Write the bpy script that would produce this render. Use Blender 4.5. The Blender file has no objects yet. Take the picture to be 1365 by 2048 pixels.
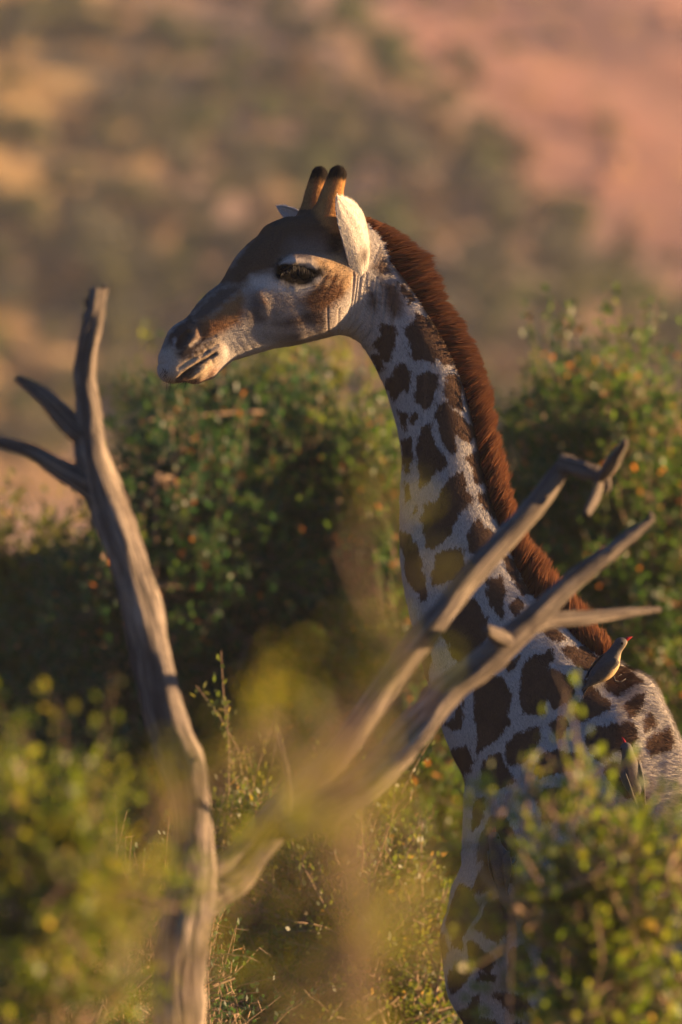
import bpy, math, random, time
import numpy as np
import openvdb
from mathutils import Matrix, Vector
T0 = time.time()
SC = bpy.context.scene
COL = SC.collection
rng = np.random.default_rng(7)
R = math.radians

# ------------------------------------------------------------------ camera
CAM = np.array([0.0, -30.8, 2.4]); PITCH = math.atan2(0.72, 30.8)
cam = bpy.data.cameras.new('camera'); camo = bpy.data.objects.new('camera', cam); COL.objects.link(camo)
camo.location = CAM; camo.rotation_euler = (R(90) + PITCH, 0, 0)
cam.sensor_fit = 'VERTICAL'; cam.sensor_height = 36; cam.sensor_width = 24; cam.lens = 400
cam.clip_end = 4000; cam.clip_start = 0.1
cam.dof.use_dof = True; cam.dof.focus_distance = 30.75; cam.dof.aperture_fstop = 4.0
SC.camera = camo
# ------------------------------------------------------------------ light
SUN_EL, SUN_AZ = R(8.5), R(9.0)          # azimuth measured from +x towards +y
world = bpy.data.worlds.new('World'); SC.world = world; world.use_nodes = True
wn = world.node_tree; wn.nodes.clear()
sky = wn.nodes.new('ShaderNodeTexSky'); sky.sky_type = 'NISHITA'; sky.sun_disc = False
sky.sun_elevation = SUN_EL; sky.sun_rotation = R(90) - SUN_AZ; sky.air_density = 1.0; sky.dust_density = 0.4; sky.ozone_density = 7.0
bg = wn.nodes.new('ShaderNodeBackground'); bg.inputs[1].default_value = 0.05
wo = wn.nodes.new('ShaderNodeOutputWorld')
wn.links.new(sky.outputs[0], bg.inputs[0]); wn.links.new(bg.outputs[0], wo.inputs[0])
sun = bpy.data.lights.new('sun', 'SUN'); suno = bpy.data.objects.new('sun', sun); COL.objects.link(suno)
sun.energy = 5.0; sun.angle = R(0.6); sun.color = (1.0, 0.63, 0.31)
sdir = Vector((math.cos(SUN_EL) * math.cos(SUN_AZ), math.cos(SUN_EL) * math.sin(SUN_AZ), math.sin(SUN_EL)))
suno.rotation_euler = sdir.to_track_quat('Z', 'Y').to_euler(); suno.location = (60, 8, 30)
SC.view_settings.view_transform = 'Standard'; SC.view_settings.look = 'None'
SC.view_settings.exposure = 1.85; SC.view_settings.gamma = 1.0
SC.cycles.use_denoising = True
SC.cycles.max_bounces = 6; SC.cycles.transparent_max_bounces = 4

# ------------------------------------------------------------------ helpers
S0 = 2048 / 36 * 400 / 30.8              # pixels per metre on the animal's plane
def U(px, py, y=0.0):
    """point in the plane y that the photo pixel (px, py) looks at"""
    dx = (px - 682.5) / 2048 * 36 / 400; dz = -(py - 1024) / 2048 * 36 / 400
    c, s = math.cos(PITCH), math.sin(PITCH)
    d = np.array([dx, c - s * dz, s + c * dz])
    return CAM + d * ((y - CAM[1]) / d[1])
def PX(P):
    """project points (N,3) to photo pixels (N,2)"""
    Q = np.asarray(P, float) - CAM
    c, s = math.cos(PITCH), math.sin(PITCH)
    f = Q[:, 1] * c + Q[:, 2] * s; u = -Q[:, 1] * s + Q[:, 2] * c
    k = 400 / 36 * 2048
    return np.stack([682.5 + Q[:, 0] / f * k, 1024 - u / f * k], 1)
def nrm(v):
    v = np.asarray(v, float); return v / (np.linalg.norm(v, axis=-1, keepdims=True) + 1e-12)

def link(name, data, parent=None, loc=(0, 0, 0)):
    o = bpy.data.objects.new(name, data); COL.objects.link(o)
    if parent is not None:
        o.parent = parent
        o.matrix_parent_inverse = Matrix.Translation(-Vector(parent.location)) if parent.parent is None and parent.type == 'EMPTY' and parent.get('world_children', 0) else Matrix()
    o.location = loc
    return o
def thing(name, label, cat, loc, group=None):
    o = bpy.data.objects.new(name, None); COL.objects.link(o); o.location = tuple(float(v) for v in loc)
    o.empty_display_size = 0.1
    o['label'] = label; o['category'] = cat
    if group: o['group'] = group
    return o
def mesh(name, V, F, mat, smooth=True, attrs=None):
    """F: (n,3)/(n,4) int array or list of polygons"""
    me = bpy.data.meshes.new(name)
    V = np.asarray(V, np.float32)
    if isinstance(F, np.ndarray):
        k = F.shape[1]; n = len(F)
        me.vertices.add(len(V)); me.vertices.foreach_set('co', V.ravel())
        me.loops.add(n * k); me.loops.foreach_set('vertex_index', F.astype(np.int32).ravel())
        me.polygons.add(n)
        me.polygons.foreach_set('loop_start', np.arange(0, n * k, k, dtype=np.int32))
        me.update(calc_edges=True)
    else:
        me.from_pydata(V.tolist(), [], F)
    if attrs:
        for an, av in attrs.items():
            av = np.asarray(av, np.float32)
            if av.ndim == 1:
                a = me.attributes.new(an, 'FLOAT', 'POINT'); a.data.foreach_set('value', av)
            else:
                a = me.attributes.new(an, 'FLOAT_COLOR', 'POINT')
                if av.shape[1] == 3: av = np.concatenate([av, np.ones((len(av), 1), np.float32)], 1)
                a.data.foreach_set('color', av.ravel())
    if smooth: me.polygons.foreach_set('use_smooth', np.ones(len(me.polygons), bool))
    if mat is not None: me.materials.append(mat)
    me.update()
    return me
def put(name, V, F, mat, parent=None, smooth=True, attrs=None):
    """mesh given in world coordinates, stored relative to its thing's base"""
    V = np.asarray(V, float)
    root = parent
    while root is not None and root.parent is not None: root = root.parent
    if root is not None: V = V - np.array(root.location)[None]
    o = bpy.data.objects.new(name, mesh(name, V, F, mat, smooth, attrs)); COL.objects.link(o)
    if parent is not None: o.parent = parent
    return o

# ---- node helper
class NT:
    def __init__(s, name):
        s.m = bpy.data.materials.new(name); s.m.use_nodes = True
        s.t = s.m.node_tree; s.t.nodes.clear(); s.out = s.n('ShaderNodeOutputMaterial')
    def n(s, typ, ins=None, **kw):
        nd = s.t.nodes.new(typ)
        for k, v in kw.items(): setattr(nd, k, v)
        for k, v in (ins or {}).items():
            if isinstance(v, bpy.types.NodeSocket): s.t.links.new(v, nd.inputs[k])
            else: nd.inputs[k].default_value = v
        return nd
    def mix(s, f, a, b, blend='MIX'):
        nd = s.n('ShaderNodeMix', data_type='RGBA', blend_type=blend)
        for i, v in ((0, f), (6, a), (7, b)):
            if isinstance(v, bpy.types.NodeSocket): s.t.links.new(v, nd.inputs[i])
            else: nd.inputs[i].default_value = v if i == 0 or len(v) == 4 else (*v, 1)
        return nd.outputs[2]
    def math(s, op, a, b=0.0, c=0.0):
        nd = s.n('ShaderNodeMath', operation=op)
        for i, v in enumerate((a, b, c)):
            if isinstance(v, bpy.types.NodeSocket): s.t.links.new(v, nd.inputs[i])
            else: nd.inputs[i].default_value = v
        return nd.outputs[0]
    def ramp(s, f, stops):
        nd = s.n('ShaderNodeValToRGB'); s.t.links.new(f, nd.inputs[0])
        e = nd.color_ramp.elements
        while len(e) < len(stops): e.new(0.5)
        for el, (p, c) in zip(e, stops): el.position = p; el.color = c if len(c) == 4 else (*c, 1)
        return nd.outputs[0]
    def noise(s, vec, scale, detail=4, rough=0.6, dist=0.0):
        nd = s.n('ShaderNodeTexNoise', {'Scale': scale, 'Detail': detail, 'Roughness': rough, 'Distortion': dist})
        if vec is not None: s.t.links.new(vec, nd.inputs['Vector'])
        return nd.outputs[0]
    def coord(s, which='Object'):
        return s.n('ShaderNodeTexCoord').outputs[which]
    def mapping(s, vec, scale=(1, 1, 1), rot=(0, 0, 0)):
        nd = s.n('ShaderNodeMapping', {'Scale': scale, 'Rotation': rot}); s.t.links.new(vec, nd.inputs[0]); return nd.outputs[0]
    def attr(s, name, out='Fac'):
        nd = s.n('ShaderNodeAttribute', attribute_name=name); return nd.outputs[out]
    def bump(s, h, strength=0.3, dist=0.01):
        return s.n('ShaderNodeBump', {'Strength': strength, 'Distance': dist, 'Height': h}).outputs[0]
    def surf(s, sh): s.t.links.new(sh, s.out.inputs[0]); return s.m
    def bsdf(s, col, rough=0.8, normal=None, **kw):
        nd = s.n('ShaderNodeBsdfPrincipled', {'Roughness': rough, 'Specular IOR Level': kw.pop('spec', 0.3)})
        for k, v in (('Base Color', col), ('Normal', normal)):
            if v is None: continue
            if isinstance(v, bpy.types.NodeSocket): s.t.links.new(v, nd.inputs[k])
            else: nd.inputs[k].default_value = (*v, 1) if len(v) == 3 else v
        for k, v in kw.items(): nd.inputs[k.replace('_', ' ')].default_value = v
        return nd.outputs[0]

def leaf_mat(name, stops, transl=0.45, boost=1.25):
    t = NT(name); r = t.attr('rnd')
    c = t.ramp(r, stops)
    d = t.n('ShaderNodeBsdfDiffuse', {'Color': c, 'Roughness': 0.5}).outputs[0]
    c2 = t.mix(1.0, c, (boost * 1.1, boost, boost * 0.55, 1), 'MULTIPLY')
    tr = t.n('ShaderNodeBsdfTranslucent', {'Color': c2}).outputs[0]
    mx = t.n('ShaderNodeMixShader', {0: transl}); t.t.links.new(d, mx.inputs[1]); t.t.links.new(tr, mx.inputs[2])
    gl = t.n('ShaderNodeBsdfGlossy', {'Color': (0.6, 0.6, 0.6, 1), 'Roughness': 0.45}).outputs[0]
    m2 = t.n('ShaderNodeMixShader', {0: 0.04}); t.t.links.new(mx.outputs[0], m2.inputs[1]); t.t.links.new(gl, m2.inputs[2])
    return t.surf(m2.outputs[0])

G = {}
G['leaf_green'] = leaf_mat('acacia_leaf', [(0.0, (.032, .082, .024)), (.45, (.060, .130, .026)), (.80, (.120, .185, .032)), (.93, (.19, .20, .05)), (.955, (.40, .15, .045)), (1.0, (.50, .22, .07))], .5, 1.5)
G['leaf_dark'] = leaf_mat('dark_acacia_leaf', [(0.0, (.022, .070, .034)), (.5, (.036, .100, .036)), (.85, (.075, .145, .034)), (.95, (.14, .16, .05)), (.965, (.40, .15, .045)), (1.0, (.50, .22, .07))], .45, 1.4)
G['leaf_yellow'] = leaf_mat('yellow_green_leaf', [(0.0, (.085, .150, .018)), (.5, (.15, .215, .022)), (.85, (.24, .25, .03)), (1.0, (.38, .28, .07))], .5, 1.5)
G['leaf_olive'] = leaf_mat('olive_leaf', [(0.0, (.055, .105, .028)), (.5, (.11, .150, .030)), (.85, (.19, .19, .045)), (1.0, (.38, .24, .09))], .5, 1.4)

G['leaf_wisp'] = leaf_mat('wispy_leaf', [(0.0, (.16, .20, .015)), (.5, (.26, .28, .02)), (1.0, (.42, .36, .04))], .5, 1.7)
def twig_mat(name, c1, c2, scale=30):
    t = NT(name); v = t.coord(); f = t.noise(v, scale, 3)
    return t.surf(t.bsdf(t.mix(f, c1, c2), 0.85, t.bump(f, .4, .004)))
G['twig'] = twig_mat('pale_twig', (.16, .10, .06), (.40, .28, .18))
G['bark'] = twig_mat('dark_bark', (.07, .05, .035), (.20, .14, .10), 18)

def tube(pts, rad, sides=6, jitter=0.0, rg=None, cap=True):
    """tapered tube through pts; returns V, list of quads/tris"""
    pts = np.asarray(pts, float); n = len(pts); rad = np.broadcast_to(np.asarray(rad, float), (n,))
    tan = nrm(np.gradient(pts, axis=0))
    ref = np.array([0.0, 0.0, 1.0]) if abs(tan[0][2]) < .9 else np.array([1.0, 0, 0])
    V = []
    u = nrm(np.cross(tan[0], ref))
    a = np.linspace(0, 2 * np.pi, sides, endpoint=False)
    for i in range(n):
        u = nrm(u - tan[i] * np.dot(u, tan[i])); w = np.cross(tan[i], u)
        r = rad[i] * (1 + (rg.normal(0, jitter, sides) if jitter else 0))
        V.append(pts[i] + (np.cos(a) * r)[:, None] * u + (np.sin(a) * r)[:, None] * w)
    V = np.concatenate(V); F = []
    for i in range(n - 1):
        for j in range(sides):
            k = (j + 1) % sides
            F.append((i * sides + j, i * sides + k, (i + 1) * sides + k, (i + 1) * sides + j))
    if cap:
        V = np.concatenate([V, pts[:1], pts[-1:]]); b = n * sides
        for j in range(sides):
            k = (j + 1) % sides
            F.append((k, j, b, b)); F.append(((n - 1) * sides + j, (n - 1) * sides + k, b + 1, b + 1))
    return V, F
def clean(F): return [tuple(dict.fromkeys(f)) for f in F]
def joinVF(parts):
    V, F, o = [], [], 0
    for v, f in parts:
        V.append(v); F += [tuple(i + o for i in q) for q in f]; o += len(v)
    return np.concatenate(V), clean(F)
def spline(P, n):
    """Catmull-Rom resample of rows of P to n rows"""
    P = np.asarray(P, float); m = len(P)
    Q = np.concatenate([2 * P[:1] - P[1:2], P, 2 * P[-1:] - P[-2:-1]])
    t = np.linspace(0, m - 1, n); i = np.minimum(t.astype(int), m - 2); f = (t - i)[:, None]
    a, b, c, d = Q[i], Q[i + 1], Q[i + 2], Q[i + 3]
    return .5 * (2 * b + (c - a) * f + (2 * a - 5 * b + 4 * c - d) * f ** 2 + (3 * b - a - 3 * c + d) * f ** 3)

# ------------------------------------------------------------------ terrain
def vnoise(x, y, seed=0):
    x = np.asarray(x, float); y = np.asarray(y, float)
    xi = np.floor(x).astype(np.int64); yi = np.floor(y).astype(np.int64); fx = x - xi; fy = y - yi
    fx = fx * fx * (3 - 2 * fx); fy = fy * fy * (3 - 2 * fy)
    def h(a, b):
        v = (a * 374761393 + b * 668265263 + seed * 1274126177) & 0xffffffff
        v = ((v ^ (v >> 13)) * 1103515245) & 0xffffffff
        return ((v ^ (v >> 16)) & 0xffff) / 65535.0
    return (h(xi, yi) * (1 - fx) + h(xi + 1, yi) * fx) * (1 - fy) + (h(xi, yi + 1) * (1 - fx) + h(xi + 1, yi + 1) * fx) * fy
def terrain(x, y):
    x = np.asarray(x, float); y = np.asarray(y, float)
    q = (y - 172 - x * 1.1) / 14.0
    sp = np.where(q > 30, q, np.log1p(np.exp(np.minimum(q, 30))))
    rise = 0.25 * 14 * sp
    up = np.clip(rise / 6, 0, 1)
    rise = rise + up * (2.4 * (vnoise(x / 16, y / 16, 3) - .5) + .7 * (vnoise(x / 4, y / 4, 5) - .5))
    near = .12 * (vnoise(x / 6, y / 6, 9) - .5)
    return 40 * np.tanh(np.maximum(rise, -5) / 40 * (1 + .15 * np.clip(rise / 40, 0, 1))) + near * (1 - up)
def zg(x, y): return float(terrain(np.array([x]), np.array([y]))[0])
def hill_hits(Q):
    """where the view lines through the pixels Q (N,2) meet the ground"""
    Q = np.asarray(Q, float); D = np.array([U(a, b, CAM[1] + 1.0) - CAM for a, b in Q]); t_ = np.full(len(Q), 150.0)
    for _ in range(160):
        p = CAM + D * t_[:, None]; h = p[:, 2] - terrain(p[:, 0], p[:, 1]); t_ = t_ + np.where(h > .02, np.clip(h * 1.2, .05, 20), 0)
    p = CAM + D * t_[:, None]; p[p[:, 1] > 700] = np.nan
    return p
xs = np.unique(np.concatenate([np.linspace(-1400, -60, 30), np.linspace(-60, -16, 40), np.linspace(-16, 16, 90), np.linspace(16, 60, 40), np.linspace(60, 1400, 30)]))
ys = np.unique(np.concatenate([np.linspace(-400, -40, 14), np.linspace(-40, 170, 80), np.linspace(170, 330, 240), np.linspace(330, 460, 60), np.linspace(460, 2400, 40)]))
X, Y = np.meshgrid(xs, ys); Z = terrain(X, Y)
nx, ny = len(xs), len(ys)
idx = np.arange(nx * ny).reshape(ny, nx)
FQ = np.stack([idx[:-1, :-1], idx[:-1, 1:], idx[1:, 1:], idx[1:, :-1]], -1).reshape(-1, 4)
TV = np.stack([X, Y, Z], -1).reshape(-1, 3)
# how red the soil is / how much golden grass grows, as ground properties
def ground_zones(P):
    q = PX(P)
    far = (P[:, 1] > 120)
    wob = 130 * (vnoise(P[:, 0] / 2.5, P[:, 1] / 8, 21) - .5)
    red = np.clip((q[:, 0] + wob - (760 + .90 * q[:, 1])) / 160 + .5, 0, 1) * far
    gold = np.clip((330 + wob * 1.5 - q[:, 0] - np.maximum(0, q[:, 1] - 330) * .45) / 200, 0, 1) * far
    gold = np.maximum(gold, np.clip(1 - np.abs(q[:, 1] - 760) / 170, 0, 1) * np.clip((420 - q[:, 0]) / 200, 0, 1) * far)
    return red, gold
redA, goldA = ground_zones(TV)
t = NT('ground_soil'); v = t.coord('Object')
n1 = t.noise(t.mapping(v, (.5, .18, .5)), 1.0, 6, .65); n2 = t.noise(v, 1.3, 5, .7)
soil = t.mix(n1, (.19, .125, .10), (.36, .235, .165))
nearf = t.n('ShaderNodeMapRange', {'Value': t.n('ShaderNodeSeparateXYZ', {0: v}).outputs[1], 'From Min': 90.0, 'From Max': 170.0}).outputs[0]
soil = t.mix(nearf, t.mix(n1, (.07, .065, .04), (.15, .125, .075)), soil)
redc = t.mix(t.ramp(n2, [(.35, (0, 0, 0)), (.65, (1, 1, 1))]), (.13, .056, .044), (.36, .145, .085))
redc = t.mix(t.math('MULTIPLY', t.noise(t.mapping(v, (.7, .3, .7)), .6, 4, .6), .9), redc, (.20, .12, .10))
goldc = t.mix(n2, (.42, .27, .10), (.66, .45, .18))
c = t.mix(t.attr('red'), soil, redc); c = t.mix(t.attr('gold'), c, goldc)
G['ground'] = t.surf(t.bsdf(c, .95, t.bump(n2, .6, .12)))
go = put('ground', TV, FQ, G['ground'], attrs={'red': redA, 'gold': goldA}); go['kind'] = 'structure'
# ------------------------------------------------------------------ giraffe: signed distance body
HY, BY = R(22), R(-11)                   # head turned to the camera, body slightly away
LH = np.array([math.sin(HY), -math.cos(HY), 0]); LB = np.array([math.sin(BY), -math.cos(BY), 0])
NECKX = 735
def yh(px): return -(NECKX - px) / S0 * math.tan(HY)
def yb(px): return -max(px - NECKX, 0) / S0 * math.tan(-BY)
def H(px, py, lat=0.0):
    p0 = px - lat * LH[0] * S0
    return U(px, py, yh(p0) + lat * LH[1])
def B(px, py, lat=0.0):
    p0 = px - lat * LB[0] * S0
    return U(px, py, yb(p0) + lat * LB[1])
PR = []
def chain(pts, side, k=.03, p=2.0, op='add'):
    """pts: (xyz, a, b) centre, half depth, half width along side"""
    PR.append(dict(C=np.array([q[0] for q in pts], float), a=np.array([q[1] for q in pts], float), b=np.array([q[2] for q in pts], float), side=np.asarray(side, float), k=k, p=p, op=op))
def pairs(fn, L):
    c = np.array([[(t[0] + b[0]) / 2, (t[1] + b[1]) / 2] for t, b, _ in L]); h = np.array([[(t[0] - b[0]) / 2, (t[1] - b[1]) / 2] for t, b, _ in L])
    g = nrm(np.gradient(c, axis=0)); a = np.abs(h[:, 0] * -g[:, 1] + h[:, 1] * g[:, 0])
    return [(fn(*c[i]), a[i] / S0, L[i][2]) for i in range(len(L))]
px_ = lambda v: v / S0
# neck
neck_pairs = [((702, 660), (742, 466), .070), ((722, 690), (786, 506), .074), ((745, 720), (830, 556), .076), ((764, 754), (866, 609), .079), ((782, 797), (901, 666), .082), ((797, 850), (930, 722), .085),
 ((808, 915), (954, 790), .088), ((811, 985), (971, 860), .091), ((808, 1060), (986, 930), .095), ((811, 1130), (1008, 1016), .100), ((818, 1200), (1036, 1086), .106),
 ((834, 1285), (1076, 1174), .115), ((866, 1390), (1130, 1243), .128), ((908, 1505), (1195, 1300), .145), ((960, 1610), (1225, 1350), .16), ((1040, 1660), (1210, 1470), .15)]
NK = pairs(B, [(f, (d[0] - 8, d[1] + 3), w) for f, d, w in neck_pairs])
nc = spline([[*c, a, b] for c, a, b in NK], 40)
chain([(r[:3], r[3], r[4]) for r in nc], nrm(LB + np.array([.1, 0, 0])), k=.035, p=2.5)
# torso, withers, chest
chain([(B(1090, 1690), px_(165), .19), (B(1190, 1710), px_(250), .25), (B(1320, 1825), px_(245), .30), (B(1500, 1880), px_(240), .35), (B(1750, 1900), px_(235), .36), (B(1960, 1900), px_(220), .28), (B(2040, 1900), px_(170), .22)], LB, k=.07, p=2.2)
chain([(B(1200, 1400), px_(85), .07), (B(1252, 1412), px_(72), .065), (B(1286, 1498), px_(74), .085), (B(1360, 1640), px_(70), .11), (B(1600, 1760), px_(80), .12), (B(1900, 1780), px_(80), .12)], LB, k=.05)
chain([(B(985, 1610), px_(48), .11), (B(990, 1720), px_(52), .12), (B(990, 1800), px_(88), .155), (B(988, 1880), px_(106), .17), (B(1000, 1960), px_(106), .18), (B(1060, 2050), px_(110), .18)], LB, k=.035)
for s in (1, -1):
    # shoulder blade and upper foreleg
    chain([(B(1215, 1480, s * .10), px_(60), .05), (B(1130, 1680, s * .19), px_(95), .06), (B(1040, 1860, s * .21), px_(88), .06)], LB, k=.06)
    chain([(B(1060, 1900, s * .19), px_(95), .075), (B(1130, 2010, s * .19), px_(100), .085), (B(1100, 2200, s * .18), px_(70), .065), (B(1085, 2450, s * .17), px_(46), .052), (B(1078, 2690, s * .165), px_(46), .055),
           (B(1078, 2760, s * .165), px_(34), .042), (B(1078, 3120, s * .165), px_(28), .034), (B(1072, 3215, s * .165), px_(38), .042), (B(1055, 3270, s * .165), px_(32), .038), (B(1040, 3312, s * .165), px_(40), .048)], LB, k=.04)
    chain([(B(1960, 1930, s * .12), px_(200), .13), (B(1930, 2120, s * .17), px_(150), .095), (B(1915, 2350, s * .17), px_(90), .075), (B(1990, 2640, s * .16), px_(50), .05), (B(1985, 2720, s * .16), px_(44), .045),
           (B(1960, 2850, s * .16), px_(34), .040), (B(1945, 3120, s * .16), px_(28), .034), (B(1938, 3215, s * .16), px_(38), .042), (B(1920, 3270, s * .16), px_(32), .038), (B(1905, 3312, s * .16), px_(40), .048)], LB, k=.05)
chain([(B(2120, 1830), px_(40), .05), (B(2175, 1900), px_(22), .028), (B(2190, 2100), px_(14), .018), (B(2185, 2320), px_(10), .013)], LB, k=.03)
# head
head_pairs = [((650, 432), (722, 662), .088), ((600, 430), (690, 668), .098), ((556, 447), (652, 675), .102), ((522, 470), (612, 685), .096), ((497, 510), (566, 695), .082), ((468, 549), (523, 705), .068),
 ((430, 578), (481, 717), .056), ((398, 612), (448, 727), .050), ((370, 645), (424, 742), .048), ((347, 680), (402, 758), .047)]
HC = pairs(H, head_pairs)
hc = spline([[*c, a, b] for c, a, b in HC], 24)
chain([(r[:3], r[3], r[4]) for r in hc], LH, k=.03, p=2.3)
chain([(H(372, 690), px_(44), .048), (H(352, 722), px_(36), .046), (H(343, 740), px_(28), .043)], LH, k=.02, p=2.2)          # nose end, upper lip
chain([(H(440, 705), px_(24), .036), (H(412, 735), px_(25), .040), (H(392, 748), px_(20), .036)], LH, k=.012, p=2.2)          # lower lip
for s in (1, -1):
    q = lambda px, py, lat: H(px + (0 if s > 0 else -2 * lat * LH[0] * S0), py, s * lat)
    chain([(q(566, 538, .083), px_(12), .016), (q(590, 524, .094), px_(13), .018), (q(618, 525, .097), px_(13), .018), (q(645, 536, .092), px_(14), .016)], LH, k=.018)   # brow
    chain([(q(560, 560, .075), px_(12), .014), (q(590, 572, .087), px_(10), .012), (q(625, 566, .090), px_(10), .012), (q(650, 552, .086), px_(12), .012)], LH, k=.015)    # lower orbit
    chain([(q(655, 575, .075), px_(40), .030), (q(640, 620, .070), px_(42), .030), (q(600, 640, .060), px_(32), .024)], LH, k=.03)      # cheek
    chain([(q(520, 600, .060), px_(20), .022), (q(470, 630, .048), px_(28), .020), (q(425, 655, .042), px_(26), .018)], LH, k=.02)      # side of the nose
    chain([(q(432, 705, .038), px_(20), .020), (q(395, 727, .040), px_(25), .020), (q(362, 738, .034), px_(24), .018)], LH, k=.012)      # lip pad
    chain([(q(391, 655, .040), px_(7), .010), (q(389, 672, .046), px_(8), .010), (q(376, 690, .045), px_(7), .010)], LH, k=.008)            # nostril wing
    chain([(q(359, 690, .046), px_(6), .016), (q(366, 680, .050), px_(7.5), .016), (q(379, 665, .049), px_(6), .014)], LH, k=.006, op='sub')   # nostril
    chain([(q(600, 547, .120), px_(20), .022), (q(612, 548, .121), px_(20), .022)], LH, k=.008, op='sub')    # eye opening
chain([(H(548, 470), px_(22), .035), (H(575, 462), px_(24), .05)], LH, k=.02)   # forehead bump
# horns
chain([(H(655, 452, .050), px_(38), .040), (H(660, 405, .052), px_(23), .030), (H(669, 370, .056), px_(18.5), .025), (H(676, 349, .058), px_(18), .024)], LH, k=.03)
chain([(H(624, 452, -.050), px_(34), .040), (H(627, 402, -.050), px_(21), .028), (H(634, 368, -.052), px_(17.5), .024), (H(640, 350, -.053), px_(17), .023)], LH, k=.03)

def pr_eval(pr, P):
    best = None
    C, a, b, side, p = pr['C'], pr['a'], pr['b'], pr['side'], pr['p']
    for i in range(len(C) - 1):
        A = C[i]; D = C[i + 1] - A; L2 = float(D @ D)
        v = P - A; tt = np.clip((v @ D) / L2, 0, 1)
        v = v - tt[:, None] * D
        vs = np.abs(v @ side); vr = np.sqrt(np.maximum((v * v).sum(1) - vs * vs, 0))
        aa = a[i] + (a[i + 1] - a[i]) * tt; bb = b[i] + (b[i + 1] - b[i]) * tt
        if p == 2.0: q = np.sqrt((vr / aa) ** 2 + (vs / bb) ** 2)
        else: q = ((vr / aa) ** p + (vs / bb) ** p + 1e-9) ** (1 / p)
        f = (q - 1) * np.minimum(aa, bb)
        best = f if best is None else np.minimum(best, f)
    return best
def combine(d, f, k, op):
    if op == 'sub':
        h = np.clip(.5 - .5 * (d + f) / k, 0, 1)
        return d + (-f - d) * h + k * h * (1 - h)
    h = np.clip(.5 + .5 * (d - f) / k, 0, 1)
    return d + (f - d) * h - k * h * (1 - h)
def pr_box(pr, m):
    r = np.maximum(pr['a'], pr['b'])[:, None] + m
    return (pr['C'] - r).min(0), (pr['C'] + r).max(0)
def sdf(P):
    d = np.full(len(P), .2, np.float64)
    for pr in PR:
        lo, hi = pr_box(pr, .06)
        mk = np.all((P > lo) & (P < hi), 1)
        if mk.any(): d[mk] = combine(d[mk], pr_eval(pr, P[mk]), pr['k'], pr['op'])
    return d
VOX = .008
lo = np.min([pr_box(p, .05)[0] for p in PR if p['op'] == 'add'], 0); hi = np.max([pr_box(p, .05)[1] for p in PR if p['op'] == 'add'], 0)
dim = np.ceil((hi - lo) / VOX).astype(int) + 1
Dg = np.full(dim, .2, np.float32)
for pr in PR:
    a_, b_ = pr_box(pr, .06)
    # split long chains in pieces so that boxes stay small
    i0 = np.maximum(np.floor((a_ - lo) / VOX).astype(int), 0); i1 = np.minimum(np.ceil((b_ - lo) / VOX).astype(int) + 1, dim)
    zstep = 40
    for z0 in range(i0[2], i1[2], zstep):
        z1 = min(z0 + zstep, i1[2]); wz = (lo[2] + z0 * VOX - .08, lo[2] + z1 * VOX + .08)
        r = np.maximum(pr['a'], pr['b']) + .06
        n = len(r); use = np.zeros(n, bool)
        for i in range(n - 1):
            zl = min(pr['C'][i][2] - r[i], pr['C'][i + 1][2] - r[i + 1]); zh = max(pr['C'][i][2] + r[i], pr['C'][i + 1][2] + r[i + 1])
            if zh > wz[0] and zl < wz[1]: use[i] = use[i + 1] = True
        if not use.any(): continue
        ii = np.where(use)[0]; s_, e_ = ii[0], ii[-1] + 1
        sub = dict(pr, C=pr['C'][s_:e_], a=pr['a'][s_:e_], b=pr['b'][s_:e_])
        sa, sb = pr_box(sub, .06)
        j0 = np.maximum(np.floor((sa - lo) / VOX).astype(int), 0); j1 = np.minimum(np.ceil((sb - lo) / VOX).astype(int) + 1, dim)
        gx = lo[0] + np.arange(j0[0], j1[0]) * VOX; gy = lo[1] + np.arange(j0[1], j1[1]) * VOX; gz = lo[2] + np.arange(z0, z1) * VOX
        if not (len(gx) and len(gy) and len(gz)): continue
        P = np.stack(np.meshgrid(gx, gy, gz, indexing='ij'), -1).reshape(-1, 3).astype(np.float32)
        f = pr_eval(sub, P).reshape(len(gx), len(gy), len(gz))
        sl = (slice(j0[0], j1[0]), slice(j0[1], j1[1]), slice(z0, z1))
        Dg[sl] = combine(Dg[sl], f, pr['k'], pr['op'])
vg = openvdb.FloatGrid(); vg.background = .03
vg.copyFromArray(np.clip(Dg, -.03, .03), tolerance=0.0)
GV, gt, GF = vg.convertToPolygons(0.0, 0.0)
GV = GV.astype(np.float64) * VOX + lo; GF = GF.astype(np.int64)
if len(gt): print('tris', len(gt))
del Dg
print('sdf mesh', len(GV), len(GF), round(time.time() - T0, 1))

def subdivide(V, F, sel):
    """split the selected quads in 2x2, fan the neighbours that share a split edge; returns V, quads, other polygons"""
    E = np.sort(np.stack([F, np.roll(F, -1, 1)], -1), -1)          # (n,4,2)
    key = E[..., 0] * len(V) + E[..., 1]
    need = np.unique(key[sel])
    mid = {int(k): len(V) + i for i, k in enumerate(need)}
    a = need // len(V); b = need % len(V)
    NV = np.concatenate([V, (V[a] + V[b]) / 2, V[F[sel]].mean(1)])
    cb = len(V) + len(need)
    si = np.where(sel)[0]
    pos = np.searchsorted(need, key[si]) + len(V)
    c = cb + np.arange(len(si))
    q = [np.stack([F[si, k], pos[:, k], c, pos[:, (k - 1) % 4]], -1) for k in range(4)]
    rest = np.where(~sel)[0]
    kk = np.isin(key[rest], need)
    plain = rest[~kk.any(1)]
    odd = []
    for r, m in zip(rest[kk.any(1)], kk[kk.any(1)]):
        poly = []
        for k in range(4):
            poly.append(int(F[r, k]))
            if m[k]: poly.append(mid[int(key[r, k])])
        odd.append(poly)
    return NV, np.concatenate(q + [F[plain]]), odd
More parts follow.
